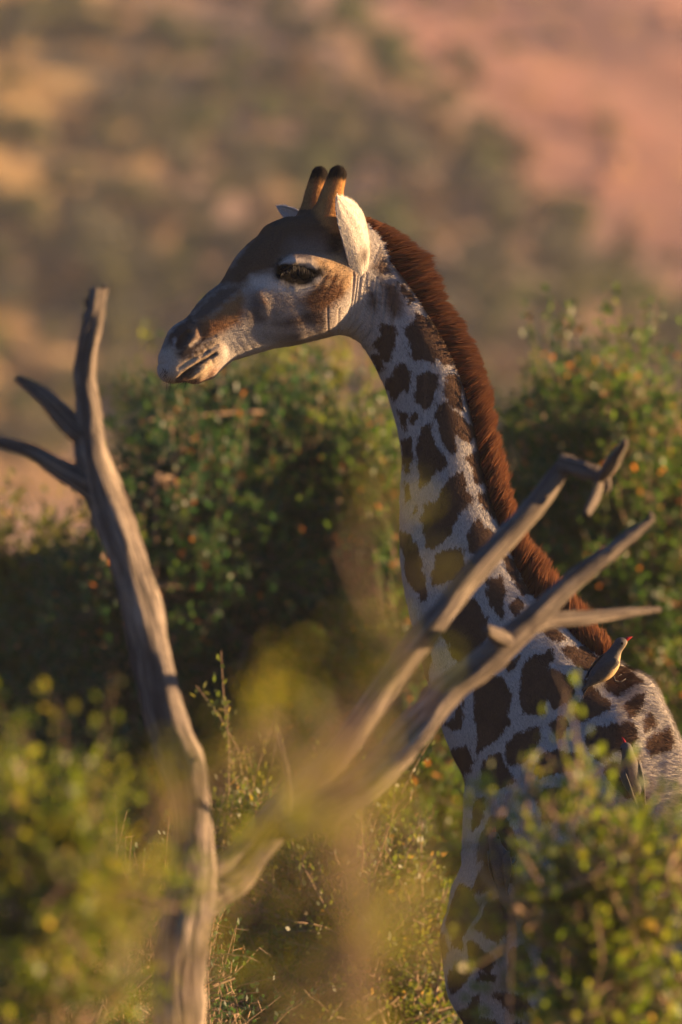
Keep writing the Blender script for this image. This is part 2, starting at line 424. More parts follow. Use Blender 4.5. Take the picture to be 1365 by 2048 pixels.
def gradient(P, e=.002):
    d0 = sdf(P)
    return d0, np.stack([sdf(P + e * np.eye(3)[i]) - d0 for i in range(3)], 1) / e
def project(P, it=2):
    for _ in range(it):
        d, g = gradient(P); n2 = (g * g).sum(1)
        P = P - np.clip(d / np.maximum(n2, .15), -.006, .006)[:, None] * g
    return P
ODD = []
q = PX(GV[GF].mean(1))
GV, GF, odd = subdivide(GV, GF, (q[:, 0] < 850) & (q[:, 1] < 850)); ODD += odd
q = PX(GV[GF].mean(1))
GV, GF, odd = subdivide(GV, GF, (q[:, 0] < 790) & (q[:, 1] < 790)); ODD += odd
q = PX(GV); hm = (q[:, 0] < 860) & (q[:, 1] < 860)
GV[hm] = project(GV[hm], 1)
print('projected', len(GV), round(time.time() - T0, 1))
# ---- normals, profile coordinates
def vnormals(V, F, odd=()):
    n = np.zeros_like(V)
    c = np.cross(V[F[:, 2]] - V[F[:, 0]], V[F[:, 3]] - V[F[:, 1]])
    for k in range(4): np.add.at(n, F[:, k], c)
    return nrm(n)
GN = vnormals(GV, GF)
if (GN * gradient(GV[:2000])[1].mean(0)).sum() is None: pass
g_ = gradient(GV[::500])[1]
if (GN[::500] * g_).sum() < 0:
    GN = -GN; GF = GF[:, ::-1]; ODD = [p[::-1] for p in ODD]
P0 = U(NECKX, 560, 0)
q0 = PX(GV)
is_head = (q0[:, 0] < 735) & (q0[:, 1] < 690) | (q0[:, 0] < 690) & (q0[:, 1] < 790)
lath = (GV - P0) @ LH; latb = (GV - P0) @ LB
lat = np.where(is_head, lath, latb)
Lv = np.where(is_head[:, None], LH[None], LB[None])
MV = GV - 2 * np.minimum(lat, 0)[:, None] * Lv
QP = PX(MV)                                            # mirrored profile position of every vertex, photo pixels
Z1 = lambda L: [(290 + x / 2.625, 310 + y / 2.625) for x, y in L]
Z2 = lambda L: [(680 + x * .34188, 420 + y * .34188) for x, y in L]
Z3 = lambda L: [(760 + x * .44322, 1050 + y * .44322) for x, y in L]
Z4 = lambda L: [(760 + x * .44322, 1500 + y * .44322) for x, y in L]
def seg_dist(Q, pl, closed=False):
    pl = np.asarray(pl, float); n = len(pl); best = np.full(len(Q), 1e9)
    for i in range(n if closed else n - 1):
        A = pl[i]; D = pl[(i + 1) % n] - A
        tt = np.clip(((Q - A) @ D) / (D @ D + 1e-9), 0, 1)
        best = np.minimum(best, np.hypot(*(Q - A - tt[:, None] * D).T))
    return best
def inside(Q, pl):
    pl = np.asarray(pl, float); r = np.zeros(len(Q), bool); n = len(pl)
    for i in range(n):
        a, b = pl[i], pl[(i + 1) % n]
        c = (a[1] > Q[:, 1]) != (b[1] > Q[:, 1])
        r ^= c & (Q[:, 0] < (b[0] - a[0]) * (Q[:, 1] - a[1]) / (b[1] - a[1] + 1e-12) + a[0])
    return r
def poly_sd(Q, pl):
    return np.where(inside(Q, pl), 1, -1) * seg_dist(Q, pl, True)
def near(Q, pl, m):
    pl = np.asarray(pl, float); return np.all((Q > pl.min(0) - m) & (Q < pl.max(0) + m), 1)
# ---- sculpted lines
disp = np.zeros(len(GV))
def stroke(pl, w, depth):
    mk = near(QP, pl, 3 * w)
    if mk.any():
        d = seg_dist(QP[mk], pl)
        disp[mk] += depth * np.exp(-(d / w) ** 2) * np.clip(np.abs((GN[mk] * Lv[mk]).sum(1)) * 2, 0, 1)
stroke([(353, 763), (368, 750), (382, 739), (405, 722), (431, 709)], 3.2, -.008)      # mouth
stroke([(360, 771), (384, 756), (410, 735)], 4, .003)
rw = np.random.default_rng(12)
for i in range(17):                                    # loose skin folds of the throat
    f = i / 16; x0 = 1095 + 225 * f + rw.normal(0, 5); x1 = 1000 + 230 * f + rw.normal(0, 6); y0 = 600 + 120 * f + rw.normal(0, 25); y1 = 950 + 130 * f - rw.uniform(0, 60) - (160 * max(0, f - .7))
    stroke(Z1([(x0, y0), (x0 - 12 + rw.normal(0, 5), y0 * .5 + y1 * .5 - 20), ((x0 + x1) / 2 + 15, y0 * .25 + y1 * .75), (x1, y1)]), rw.uniform(1.8, 2.9), -rw.uniform(.0018, .0048))
for pl in [[(960, 800), (965, 950)], [(1020, 810), (1015, 940)], [(1200, 560), (1230, 480)], [(1225, 590), (1265, 500)], [(1255, 620), (1290, 545)]]: stroke(Z1(pl), 2.4, -.002)
for pl in [[(905, 700), (968, 612)], [(940, 735), (990, 650), (1000, 612)], [(1005, 745), (1040, 640)]]: stroke(Z1(pl), 3.0, -.0007)
for pl in [[(350, 1060), (355, 1090)], [(330, 1030), (300, 1060)], [(180, 1120), (300, 1040), (380, 1000)], [(230, 1010), (300, 970), (370, 950)]]: stroke(Z1(pl), 4, -.002)
stroke(Z1([(545, 700), (560, 800), (600, 880)]), 9, -.002)
stroke(Z1([(600, 730), (640, 790), (640, 850)]), 9, .0018)
# skin and muscle unevenness
def n3(P, s, sd): return vnoise(P[:, 0] / s + 31, P[:, 2] / s, sd) + vnoise(P[:, 1] / s + 7, P[:, 2] / s + 3, sd + 1) - 1
disp += .004 * n3(GV, .11, 40) + .0005 * n3(GV, .03, 44)
neck_zone = (~is_head) & (QP[:, 0] < 1330) & (QP[:, 1] > 760) & (QP[:, 1] < 1700)
disp += np.where(neck_zone, .006 * n3(GV * np.array([1, 1, .45]), .09, 48), 0)
GV = GV + GN * disp[:, None]
GN = vnormals(GV, GF)
# ---- coat colours
CO = np.tile(np.array([.47, .43, .39]), (len(GV), 1))
def paint(pl, c, soft=6, amt=1.0, cond=None):
    mk = near(QP[HI], pl, soft * 2)
    if cond is not None: mk = mk & cond[HI]
    if not mk.any(): return
    mk = HI[mk]
    w = poly_sd(QP[mk], pl) + 4.0 * n3(MV[mk], .012, 60) + 3 * n3(MV[mk], .005, 66)
    f = np.clip(w / soft * .5 + .5, 0, 1)[:, None] * amt
    CO[mk] = CO[mk] * (1 - f) + np.array(c) * f
HD = is_head
HI = np.where((QP[:, 0] < 870) & (QP[:, 1] < 830))[0]
CO[HD] = (.40, .34, .28)
paint([(560, 420), (640, 400), (740, 440), (740, 600), (700, 690), (560, 700), (500, 640)], (.36, .30, .25), 30, 1, HD)
paint(Z1([(225, 850), (390, 690), (500, 690), (560, 640), (690, 600), (720, 560), (800, 530), (1000, 520), (1060, 400), (1060, 150), (820, 150), (600, 360), (470, 560), (350, 680)]), (.125, .078, .048), 10, 1, HD)
paint(Z1([(780, 450), (980, 440), (1010, 530), (800, 550), (720, 560)]), (.22, .18, .15), 22, .8, HD)
paint(Z1([(960, 370), (1040, 360), (1040, 560), (960, 520)]), (.035, .025, .02), 12, .9, HD)
paint(Z1([(225, 850), (390, 690), (505, 690), (500, 720), (340, 850), (290, 890)]), (.12, .09, .07), 8, 1, HD)
paint(Z1([(500, 712), (545, 760), (500, 890), (410, 930), (300, 970), (260, 880), (340, 845)]), (.31, .16, .07), 8, 1, HD)
paint(Z1([(290, 880), (400, 850), (420, 910), (330, 960), (280, 960)]), (.20, .095, .045), 14, .9, HD)
paint(Z1([(90, 1010), (130, 930), (160, 900), (240, 840), (300, 890), (270, 960), (200, 1035), (150, 1045)]), (.085, .062, .05), 6, 1, HD)
paint(Z1([(232, 900), (268, 890), (285, 930), (262, 970), (225, 1000), (240, 950)]), (.26, .17, .11), 6, .9, HD)
paint(Z1([(135, 1010), (158, 955), (168, 985), (150, 1025)]), (.33, .31, .30), 5, 1, HD)
paint(Z1([(60, 1160), (90, 1040), (125, 1005), (175, 1030), (210, 1060), (330, 985), (395, 955), (420, 1000), (385, 1090), (320, 1190), (120, 1215)]), (.50, .38, .25), 8, 1, HD)
paint(Z1([(55, 1160), (85, 1050), (125, 1005), (160, 1040), (170, 1100), (150, 1180), (80, 1200)]), (.42, .36, .31), 14, .9, HD)
paint(Z1([(160, 1040), (250, 1000), (310, 950), (350, 955), (290, 1010), (205, 1080)]), (.065, .045, .035), 6, .95, HD)
for cx, cy in [(285, 1015), (315, 1000), (345, 985), (262, 1032), (240, 1050), (300, 1030), (330, 1015), (270, 1050)]:
    paint(Z1([(cx - 6, cy - 14), (cx + 8, cy - 14), (cx + 10, cy + 14), (cx - 2, cy + 16)]), (.07, .045, .03), 4, .9, HD)
paint(Z1([(165, 1195), (200, 1150), (240, 1120), (300, 1075), (380, 1035), (385, 1045), (290, 1110), (235, 1170), (205, 1205)]), (.055, .035, .025), 5, .95, HD)
paint(Z1([(180, 1195), (300, 1180), (370, 1110), (390, 1120), (320, 1210), (190, 1220)]), (.30, .17, .12), 6, .9, HD)
paint(Z1([(560, 640), (700, 640), (820, 672), (900, 640), (925, 600), (955, 610), (930, 690), (850, 730), (740, 735), (640, 715), (555, 700)]), (.58, .54, .49), 10, .95, HD)
paint(Z1([(540, 700), (700, 740), (840, 740), (830, 860), (700, 880), (560, 900), (520, 820)]), (.30, .25, .21), 14, .85, HD)
paint(Z1([(555, 750), (600, 730), (630, 790), (620, 880), (560, 900), (535, 820)]), (.13, .105, .095), 10, .9, HD)
paint(Z1([(590, 728), (612, 728), (640, 780), (630, 795), (602, 765)]), (.36, .21, .11), 6, .9, HD)
paint(Z1([(900, 540), (1030, 525), (1080, 600), (1120, 620), (1120, 720), (1030, 730), (960, 640), (900, 590)]), (.42, .28, .15), 10, 1, HD)
paint(Z1([(880, 700), (950, 615), (1010, 620), (1050, 650), (1045, 745), (1000, 775), (930, 840), (880, 865), (850, 800), (815, 770)]), (.15, .075, .038), 9, 1, HD)
for i, x in enumerate((905, 948, 1002)):
    i *= 2
    paint(Z1([(x, 690 - i * 5), (x + 40, 615 - i * 2), (x + 48, 620 - i * 2), (x + 10, 700 - i * 4)]), (.40, .27, .15), 4, .8, HD)
paint(Z1([(680, 885), (780, 850), (900, 805), (965, 850), (935, 905), (850, 893), (740, 905)]), (.11, .07, .05), 10, .95, HD)
paint(Z1([(540, 930), (640, 945), (710, 960), (840, 915), (810, 985), (640, 985)]), (.11, .09, .08), 10, .9, HD)
paint(Z1([(480, 900), (560, 900), (800, 1000), (560, 1060), (400, 1110), (400, 960)]), (.45, .42, .39), 12, .5, HD)
paint(Z1([(1085, 780), (1125, 790), (1112, 885), (1080, 860)]), (.13, .06, .04), 6, 1)
# eye surround, lids; black skin painted deeper to include brow and lash shade
paint(Z1([(670, 605), (710, 550), (770, 548), (860, 575), (930, 595), (925, 635), (885, 680), (810, 700), (740, 685), (685, 650)]), (.005, .004, .0035), 8, 1, HD)
paint(Z1([(690, 600), (720, 560), (770, 560), (860, 585), (915, 600), (905, 625), (870, 655), (810, 668), (750, 655), (705, 635)]), (.005, .004, .0035), 6, 1, HD)
paint(Z1([(712, 572), (735, 540), (770, 528), (840, 548), (905, 585), (900, 603), (830, 578), (770, 566)]), (.55, .46, .38), 4, 1, HD)
paint(Z1([(895, 605), (930, 610), (925, 630), (900, 640)]), (.03, .02, .015), 4, 1, HD)
# horns
hz = HD & (QP[:, 1] < 462) & (QP[:, 0] > 600)
paint([(668, 300), (700, 300), (700, 470), (668, 470), (640, 440), (628, 420), (640, 395)], (.50, .25, .085), 8, 1, HD & (lath > 0))
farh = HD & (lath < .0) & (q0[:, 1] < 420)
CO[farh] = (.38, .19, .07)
w = np.clip((361 - q0[:, 1] + 8 * n3(GV, .01, 70)) / 12 + .5, 0, 1)[:, None] * HD[:, None]
CO = CO * (1 - w) + np.array([.02, .015, .012]) * w
# throat and nape: pale with brown streaks
paint(Z1([(1120, 600), (1210, 440), (1320, 560), (1365, 700), (1300, 1000), (1180, 1080), (1000, 960), (1040, 800)]), (.47, .42, .37), 10, 1)
BROWN = (.115, .066, .042)
for pl in [[(190, 330), (240, 250), (290, 300), (305, 365), (240, 390)], [(165, 440), (225, 520), (212, 600), (168, 560)], [(250, 420), (330, 415), (372, 520), (360, 620), (300, 640), (262, 560)]]: paint(Z2(pl), BROWN, 9, .92)
print('paint head', round(time.time() - T0, 1))
# ---- patches: signed distance in metres, brown where positive
polys = [Z2(p) for p in [
 [(370, 690), (420, 670), (450, 600), (520, 620), (560, 690), (610, 770), (650, 880), (640, 910), (580, 900), (560, 850), (540, 890), (500, 880), (480, 850), (440, 870), (400, 800)],
 [(340, 420), (400, 470), (430, 540), (390, 560), (350, 480)], [(250, 660), (330, 680), (320, 780), (290, 890), (250, 880), (215, 800), (235, 720)], [(190, 870), (240, 850), (270, 930), (250, 970)],
 [(340, 890), (390, 900), (415, 950), (400, 1060), (350, 1060), (320, 1110), (270, 1040), (320, 970)], [(445, 970), (510, 945), (570, 960), (550, 1040), (525, 1130), (480, 1170), (430, 1110), (440, 1040)],
 [(610, 970), (680, 970), (715, 1050), (725, 1160), (690, 1175), (640, 1130), (605, 1060)],
 [(555, 1140), (610, 1120), (660, 1170), (730, 1240), (800, 1320), (740, 1360), (690, 1310), (660, 1300), (680, 1400), (655, 1435), (610, 1370), (560, 1250), (545, 1190)],
 [(520, 1240), (540, 1340), (590, 1420), (620, 1480), (580, 1530), (540, 1500), (520, 1590), (480, 1625), (450, 1540), (430, 1400), (460, 1310)],
 [(400, 1190), (430, 1190), (440, 1230), (410, 1275), (395, 1240)], [(325, 1160), (375, 1180), (380, 1250), (365, 1300), (335, 1230)], [(355, 1340), (405, 1340), (410, 1440), (395, 1540), (370, 1540)],
 [(720, 1440), (800, 1410), (840, 1500), (870, 1600), (800, 1605), (760, 1500)],
 [(640, 1560), (710, 1540), (750, 1620), (780, 1700), (700, 1760), (660, 1880), (600, 1900), (560, 1970), (510, 1975), (480, 1800), (500, 1720), (570, 1700), (610, 1620)],
 [(815, 1660), (880, 1640), (930, 1750), (910, 1800), (850, 1760), (805, 1700)], [(800, 1790), (850, 1850), (910, 1890), (870, 1960), (800, 2030), (760, 1990), (730, 1900), (770, 1860)],
 [(430, 1740), (455, 1720), (450, 1760), (425, 1780)], [(370, 1580), (410, 1600), (415, 1680), (385, 1720)], [(640, 920), (690, 905), (705, 940), (660, 950)]]]
polys += [Z3(p) for p in [
 [(190, 0), (230, -30), (330, 0), (320, 40), (240, 105), (205, 90)], [(255, 130), (370, 105), (385, 190), (330, 250), (240, 275), (235, 210)], [(100, 30), (150, 40), (175, 140), (215, 240), (210, 340), (180, 350), (140, 260), (105, 120)],
 [(390, 40), (440, 0), (520, 30), (500, 80), (430, 150), (395, 110)], [(470, 250), (540, 230), (565, 300), (550, 420), (530, 425), (500, 340)], [(590, 360), (630, 330), (660, 360), (630, 400), (600, 415)],
 [(555, 140), (600, 160), (640, 240), (690, 310), (650, 330), (610, 260), (560, 190)], [(400, 330), (440, 330), (480, 420), (470, 540), (420, 600), (380, 640), (330, 590), (300, 520), (270, 480), (330, 400)],
 [(170, 600), (230, 530), (240, 600), (220, 700), (180, 670)], [(420, 740), (500, 680), (560, 700), (595, 780), (560, 850), (580, 880), (500, 980), (450, 1045), (430, 980), (435, 850)],
 [(690, 590), (780, 555), (800, 610), (740, 650), (800, 660), (860, 690), (880, 730), (850, 790), (790, 820), (750, 780), (740, 850), (640, 850), (630, 750), (650, 660)],
 [(820, 560), (930, 555), (990, 600), (930, 650), (870, 620)], [(560, 640), (640, 590), (620, 640), (590, 665)], [(930, 700), (1010, 770), (1040, 800), (960, 870), (900, 890), (870, 830), (910, 800)],
 [(1010, 700), (1060, 620), (1120, 640), (1175, 720), (1120, 745), (1060, 775), (1020, 740)], [(1090, 820), (1190, 760), (1180, 830), (1120, 860)], [(330, 870), (370, 800), (385, 860), (340, 920), (270, 910)],
 [(330, 1020), (380, 1000), (430, 1080), (400, 1170), (360, 1160), (320, 1060)], [(600, 940), (720, 910), (720, 980), (690, 1070), (600, 1100), (580, 1000)], [(760, 900), (830, 850), (840, 900), (800, 960)],
 [(930, 960), (1000, 900), (1120, 880), (1165, 960), (1100, 1000), (1020, 1080), (940, 1020)], [(740, 1060), (790, 1020), (900, 1040), (900, 1120), (720, 1150), (705, 1130)], [(480, 1090), (550, 1040), (610, 1170), (520, 1190), (480, 1150)],
 [(1180, 880), (1220, 830), (1240, 900), (1190, 920)], [(1030, 1090), (1070, 1080), (1130, 1180), (1190, 1240), (1100, 1230), (1030, 1150)], [(1210, 960), (1300, 900), (1330, 1000), (1240, 1050)], [(700, 400), (760, 440), (850, 520), (800, 540), (730, 470)]]]
polys += [Z4(p) for p in [
 [(700, 230), (770, 190), (860, 200), (820, 300), (730, 300)], [(415, 200), (460, 200), (455, 290), (425, 350)], [(460, 400), (500, 310), (600, 330), (640, 440), (600, 470), (540, 500), (450, 500)],
 [(500, 500), (600, 480), (620, 590), (440, 650), (450, 590)], [(320, 680), (380, 600), (425, 640), (415, 800), (380, 885), (340, 870), (300, 770)], [(455, 710), (560, 680), (595, 760), (520, 840), (450, 800)],
 [(610, 610), (720, 640), (700, 760), (650, 790), (620, 700)], [(250, 830), (290, 820), (320, 890), (300, 970), (265, 960)], [(410, 900), (450, 865), (495, 920), (460, 990), (410, 960)], [(315, 1010), (350, 950), (385, 980), (360, 1050), (325, 1065)],
 [(560, 890), (620, 850), (660, 920), (640, 1040), (580, 1050), (550, 960)], [(420, 1000), (500, 1010), (495, 1050), (420, 1055)], [(1240, 680), (1310, 670), (1290, 740), (1250, 740)], [(1310, 950), (1365, 930), (1365, 1040), (1310, 1010)],
 [(350, 1170), (440, 1120), (440, 1236), (370, 1236)], [(520, 1120), (640, 1080), (680, 1160), (580, 1200)], [(900, 340), (1010, 300), (1060, 380), (960, 450)], [(1100, 330), (1210, 300), (1250, 420), (1150, 480)], [(820, 480), (900, 470), (960, 580), (860, 640), (800, 570)],
 [(1000, 520), (1120, 500), (1160, 600), (1050, 650)], [(760, 680), (850, 690), (900, 800), (800, 860), (740, 780)], [(960, 700), (1100, 690), (1150, 800), (1040, 860), (950, 800)], [(1200, 480), (1330, 440), (1365, 600), (1240, 640)], [(720, 900), (850, 890), (880, 1010), (760, 1060)]]]
traced = (QP[:, 0] < 1365) & (QP[:, 1] < 2035)
spot = np.full(len(GV), -60.0)
# free cells elsewhere on the body
rs = np.random.default_rng(5); gx, gy, gz = np.meshgrid(np.arange(U(850, 1200)[0], U(2250, 1200)[0], .15), np.arange(-1.2, .7, .15), np.arange(.05, 3.0, .15), indexing='ij')
seeds = np.stack([gx, gy, gz], -1).reshape(-1, 3); seeds = seeds + rs.uniform(-.06, .06, seeds.shape); seeds = seeds[np.abs(sdf(seeds)) < .06]
oth = np.where(~traced)[0]
wp = MV[oth] + .03 * np.stack([n3(MV[oth], .1, 80 + i) for i in range(3)], 1)
for c0 in range(0, len(oth), 8000):
    ii = oth[c0:c0 + 8000]; d = np.sqrt(((wp[c0:c0 + 8000, None] - seeds[None]) ** 2).sum(-1)); d.partition(1, axis=1)
    spot[ii] = ((d[:, 1] - d[:, 0]) / 2 - .014) * S0
TI0 = np.where(traced & ~HD)[0]
QW2 = QP.copy(); QW2[TI0] += 9 * np.stack([n3(MV[TI0], .06, 95), n3(MV[TI0], .06, 98)], 1) + 5 * np.stack([n3(MV[TI0], .02, 101), n3(MV[TI0], .02, 104)], 1)
lowb = TI0[QP[TI0, 1] > 1480]; QW2[lowb] += 15 * np.stack([n3(MV[lowb], .09, 111), n3(MV[lowb], .09, 114)], 1)
QW = QW2[TI0]
for pl in polys:
    mk = TI0[near(QW, pl, 30)]
    if len(mk): spot[mk] = np.maximum(spot[mk], poly_sd(QW2[mk], pl) + 1.0 + np.clip((QP[mk, 1] - 1350) / 150, 0, 1) * 2)
spot[HD] = -60
lowleg = MV[:, 2] < .9
spot[lowleg] -= ((.9 - MV[lowleg, 2]) * 14)
spot = spot / S0
# crest under the mane is brown
MANE_IN = [(724, 442), (748, 471), (779, 519), (817, 567), (851, 618), (885, 673), (913, 728), (937, 796), (954, 865), (967, 933), (981, 984), (998, 1036), (1021, 1094), (1061, 1183), (1115, 1245), (1177, 1307), (1215, 1316)]
crest = np.clip((15 - seg_dist(QP, MANE_IN)) / 9, 0, 1) * (QP[:, 1] > 440) * np.clip((.05 - np.abs(latb)) / .02, 0, 1)
CO = CO * (1 - crest[:, None]) + np.array([.12, .05, .03]) * crest[:, None]
print('voro', round(time.time() - T0, 1)); print('painted', round(time.time() - T0, 1))

t = NT('giraffe_coat'); v = t.coord('Object')
sp = t.attr('spot'); colA = t.attr('col', 'Color')
rag = t.math('MULTIPLY', t.math('SUBTRACT', t.noise(t.mapping(v, (1, 1, .45)), 95, 3, .7), .5), .030)
f = t.math('ADD', sp, rag)
f = t.n('ShaderNodeMapRange', {'Value': f, 'From Min': -.0035, 'From Max': .0035}, interpolation_type='SMOOTHSTEP').outputs[0]
br = t.mix(t.noise(v, 14, 4, .6), (.060, .034, .023), (.150, .090, .058))
c = t.mix(f, colA, br)
fine = t.noise(t.mapping(v, (1, 1, .35)), 420, 2, .8)
c = t.mix(1.0, c, t.ramp(fine, [(.25, (.72, .72, .72)), (.75, (1.22, 1.22, 1.22))]), 'MULTIPLY')
G['coat'] = t.surf(t.bsdf(c, .75, t.bump(fine, .45, .004), spec=.03))

base = B(1500, 1850); base = np.array([base[0], base[1], zg(base[0], base[1])])
GZ = -float(GV[:, 2].min()) + zg(base[0], base[1])
gir = thing('giraffe', 'giraffe with brown patches and red-brown mane looking left behind the dead tree', 'giraffe', base)
faces = GF
body = put('body', GV, list(map(tuple, GF.tolist())) + [tuple(p) for p in ODD], G['coat'], gir, attrs={'col': CO, 'spot': spot})
# ---- coat hair: one thin blade per hair, lying along the growth of the coat
def blades(P, N, D, L, W):
    """triangles: root points, surface normals, directions, lengths, widths"""
    side = nrm(np.cross(N, D)); n = len(P)
    V = np.empty((n, 3, 3)); V[:, 0] = P - side * W[:, None] / 2; V[:, 1] = P + side * W[:, None] / 2; V[:, 2] = P + D * L[:, None]
    return V.reshape(-1, 3), np.arange(n * 3).reshape(-1, 3)
def face_sample(V, F, mask, n):
    T = np.concatenate([F[mask][:, [0, 1, 2]], F[mask][:, [0, 2, 3]]])
    ar = np.linalg.norm(np.cross(V[T[:, 1]] - V[T[:, 0]], V[T[:, 2]] - V[T[:, 0]]), axis=1); cs = np.cumsum(ar)
    k = np.searchsorted(cs, rng.random(n) * cs[-1]); u, w = rng.random(n), rng.random(n)
    fl = u + w > 1; u[fl], w[fl] = 1 - u[fl], 1 - w[fl]
    W = np.stack([1 - u - w, u, w], 1); return T[k], W
fc = PX(GV[GF].mean(1)); fn = GN[GF].mean(1)
mask = (fc[:, 0] < 1420) & (fc[:, 1] < 2080) & (fn[:, 1] < .45)
NH = 280000
TI, WT = face_sample(GV, GF, mask, NH)
hp = (GV[TI] * WT[..., None]).sum(1); hn = nrm((GN[TI] * WT[..., None]).sum(1))
hcol = (CO[TI] * WT[..., None]).sum(1); hspot = (spot[TI] * WT).sum(1); hq = PX(hp)
ncn = nc[:, :3]; tang = nrm(np.gradient(ncn, axis=0))
nearest = np.argmin(((hp[:, None, [0, 2]] - ncn[None][:, :, [0, 2]]) ** 2).sum(-1), 1)
flow = tang[nearest]
hh = (hq[:, 0] < 720) & (hq[:, 1] < 780)
flow[hh] = nrm([.80, .25, .15]); hb = (hq[:, 0] > 1230); flow[hb] = nrm([.6, -.1, -.7])
horn = hh & (hq[:, 1] < 430); flow[horn] = nrm([.15, 0, 1])
flow = flow + rng.normal(0, .22, (NH, 3)); flow = nrm(flow - hn * (flow * hn).sum(1, keepdims=True))
lift = np.where(hb & (hn[:, 2] > .2), .8, .33) + rng.normal(0, .08, NH)
D = nrm(flow + hn * lift[:, None])
L = rng.uniform(.006, .012, NH) * np.where(hh, .6, 1) * np.where(hb & (hn[:, 2] > .3), 1.9, 1)
L[horn] *= 1.7
face_front = hh & (hq[:, 0] < 470); L[face_front] *= .5
eye_mask = np.hypot((hq[:, 0] - 600) / 1.6, hq[:, 1] - 547) > 31
k = eye_mask
bv, bf = blades(hp[k], hn[k], D[k], L[k], (rng.uniform(.0010, .0019, NH) * np.where(hh, .7, 1))[k])
var = (1 + rng.uniform(-.4, .4, NH) * np.where(hh, .45, 1))[k]
ho = put('coat_hair', bv, bf, G['coat'], gir, smooth=False, attrs={'col': np.repeat(hcol[k] * var[:, None], 3, 0), 'spot': np.repeat(hspot[k], 3)})
ho['kind'] = 'stuff'
# ---- mane: standing ribbons along the crest
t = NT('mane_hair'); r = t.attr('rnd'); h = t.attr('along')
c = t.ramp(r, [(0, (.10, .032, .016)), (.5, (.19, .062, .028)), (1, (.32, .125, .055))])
c = t.mix(t.math('POWER', h, 1.6), t.mix(.6, c, (.045, .016, .010)), t.mix(.55, c, (.48, .23, .10)))  # tips paler than roots: sunlit hair ends put into the colour
d = t.n('ShaderNodeBsdfDiffuse', {'Color': c}).outputs[0]; tr = t.n('ShaderNodeBsdfTranslucent', {'Color': c}).outputs[0]
mx = t.n('ShaderNodeMixShader', {0: .3}); t.t.links.new(d, mx.inputs[1]); t.t.links.new(tr, mx.inputs[2])
G['mane'] = t.surf(mx.outputs[0])
mi = spline([(x, y) for x, y in MANE_IN], 300)
MANE_OUT = [(742, 438), (790, 458), (848, 502), (874, 550), (901, 610), (935, 664), (957, 720), (976, 765), (987, 824), (1000, 889), (1011, 933), (1025, 995), (1040, 1040), (1092, 1121), (1120, 1161), (1162, 1212), (1215, 1282)]
mo = spline(MANE_OUT, 300)
NM = 26000
u = rng.random(NM); ui = u * 299; i0 = ui.astype(int); f0 = (ui - i0)[:, None]; i1 = np.minimum(i0 + 1, 299)
pin = mi[i0] * (1 - f0) + mi[i1] * f0; pout = mo[i0] * (1 - f0) + mo[i1] * f0
lat_m = rng.normal(0, .45, NM).clip(-1, 1)
tuft = vnoise(u * 130, lat_m * 1.5, 90); tuft2 = vnoise(u * 420, lat_m * 3, 91)
yv = np.array([yb(x) for x in pin[:, 0]])
root = np.array([U(a, b, y) for (a, b), y in zip(pin + (pout - pin) * .06, yv + 0.0)]) + LB * (lat_m * .040 + .006)[:, None]
tip = np.array([U(a, b, y) for (a, b), y in zip(pin + (pout - pin) * (.80 + .40 * tuft + .16 * (tuft2 - .5) + rng.normal(0, .05, NM))[:, None], yv)]) + LB * (lat_m * .034 + .004 + rng.normal(0, .006, NM))[:, None]
lean = np.stack([np.gradient(mi[:, 0]), np.gradient(mi[:, 1])], 1)[i0]; lean = lean / np.linalg.norm(lean, axis=1, keepdims=True)
tip += np.stack([lean[:, 0], 0 * u, -lean[:, 1]], 1) * ((tuft - .45) * .030 + (tuft2 - .5) * .016 + rng.normal(0, .004, NM))[:, None]
midp = (root + tip) / 2 + rng.normal(0, .003, (NM, 3))
sd = nrm(np.cross(tip - root, rng.normal(0, 1, (NM, 3)) * .5 + np.array([0, 1, 0])))
wd = rng.uniform(.0012, .0024, NM)[:, None]
V = np.stack([root - sd * wd, root + sd * wd, midp + sd * wd * .8, midp - sd * wd * .8, tip], 1)
mv = V.reshape(-1, 3); o = np.arange(NM) * 5
mf = [*map(tuple, np.stack([o, o + 1, o + 2, o + 3], 1).tolist()), *map(tuple, np.stack([o + 3, o + 2, o + 4], 1).tolist())]
put('mane', mv, mf, G['mane'], gir, smooth=False, attrs={'rnd': np.repeat(np.clip(.5 * rng.random(NM) + .5 * tuft2, 0, 1), 5), 'along': np.tile([0, 0, .4, .4, 1.0], NM)})
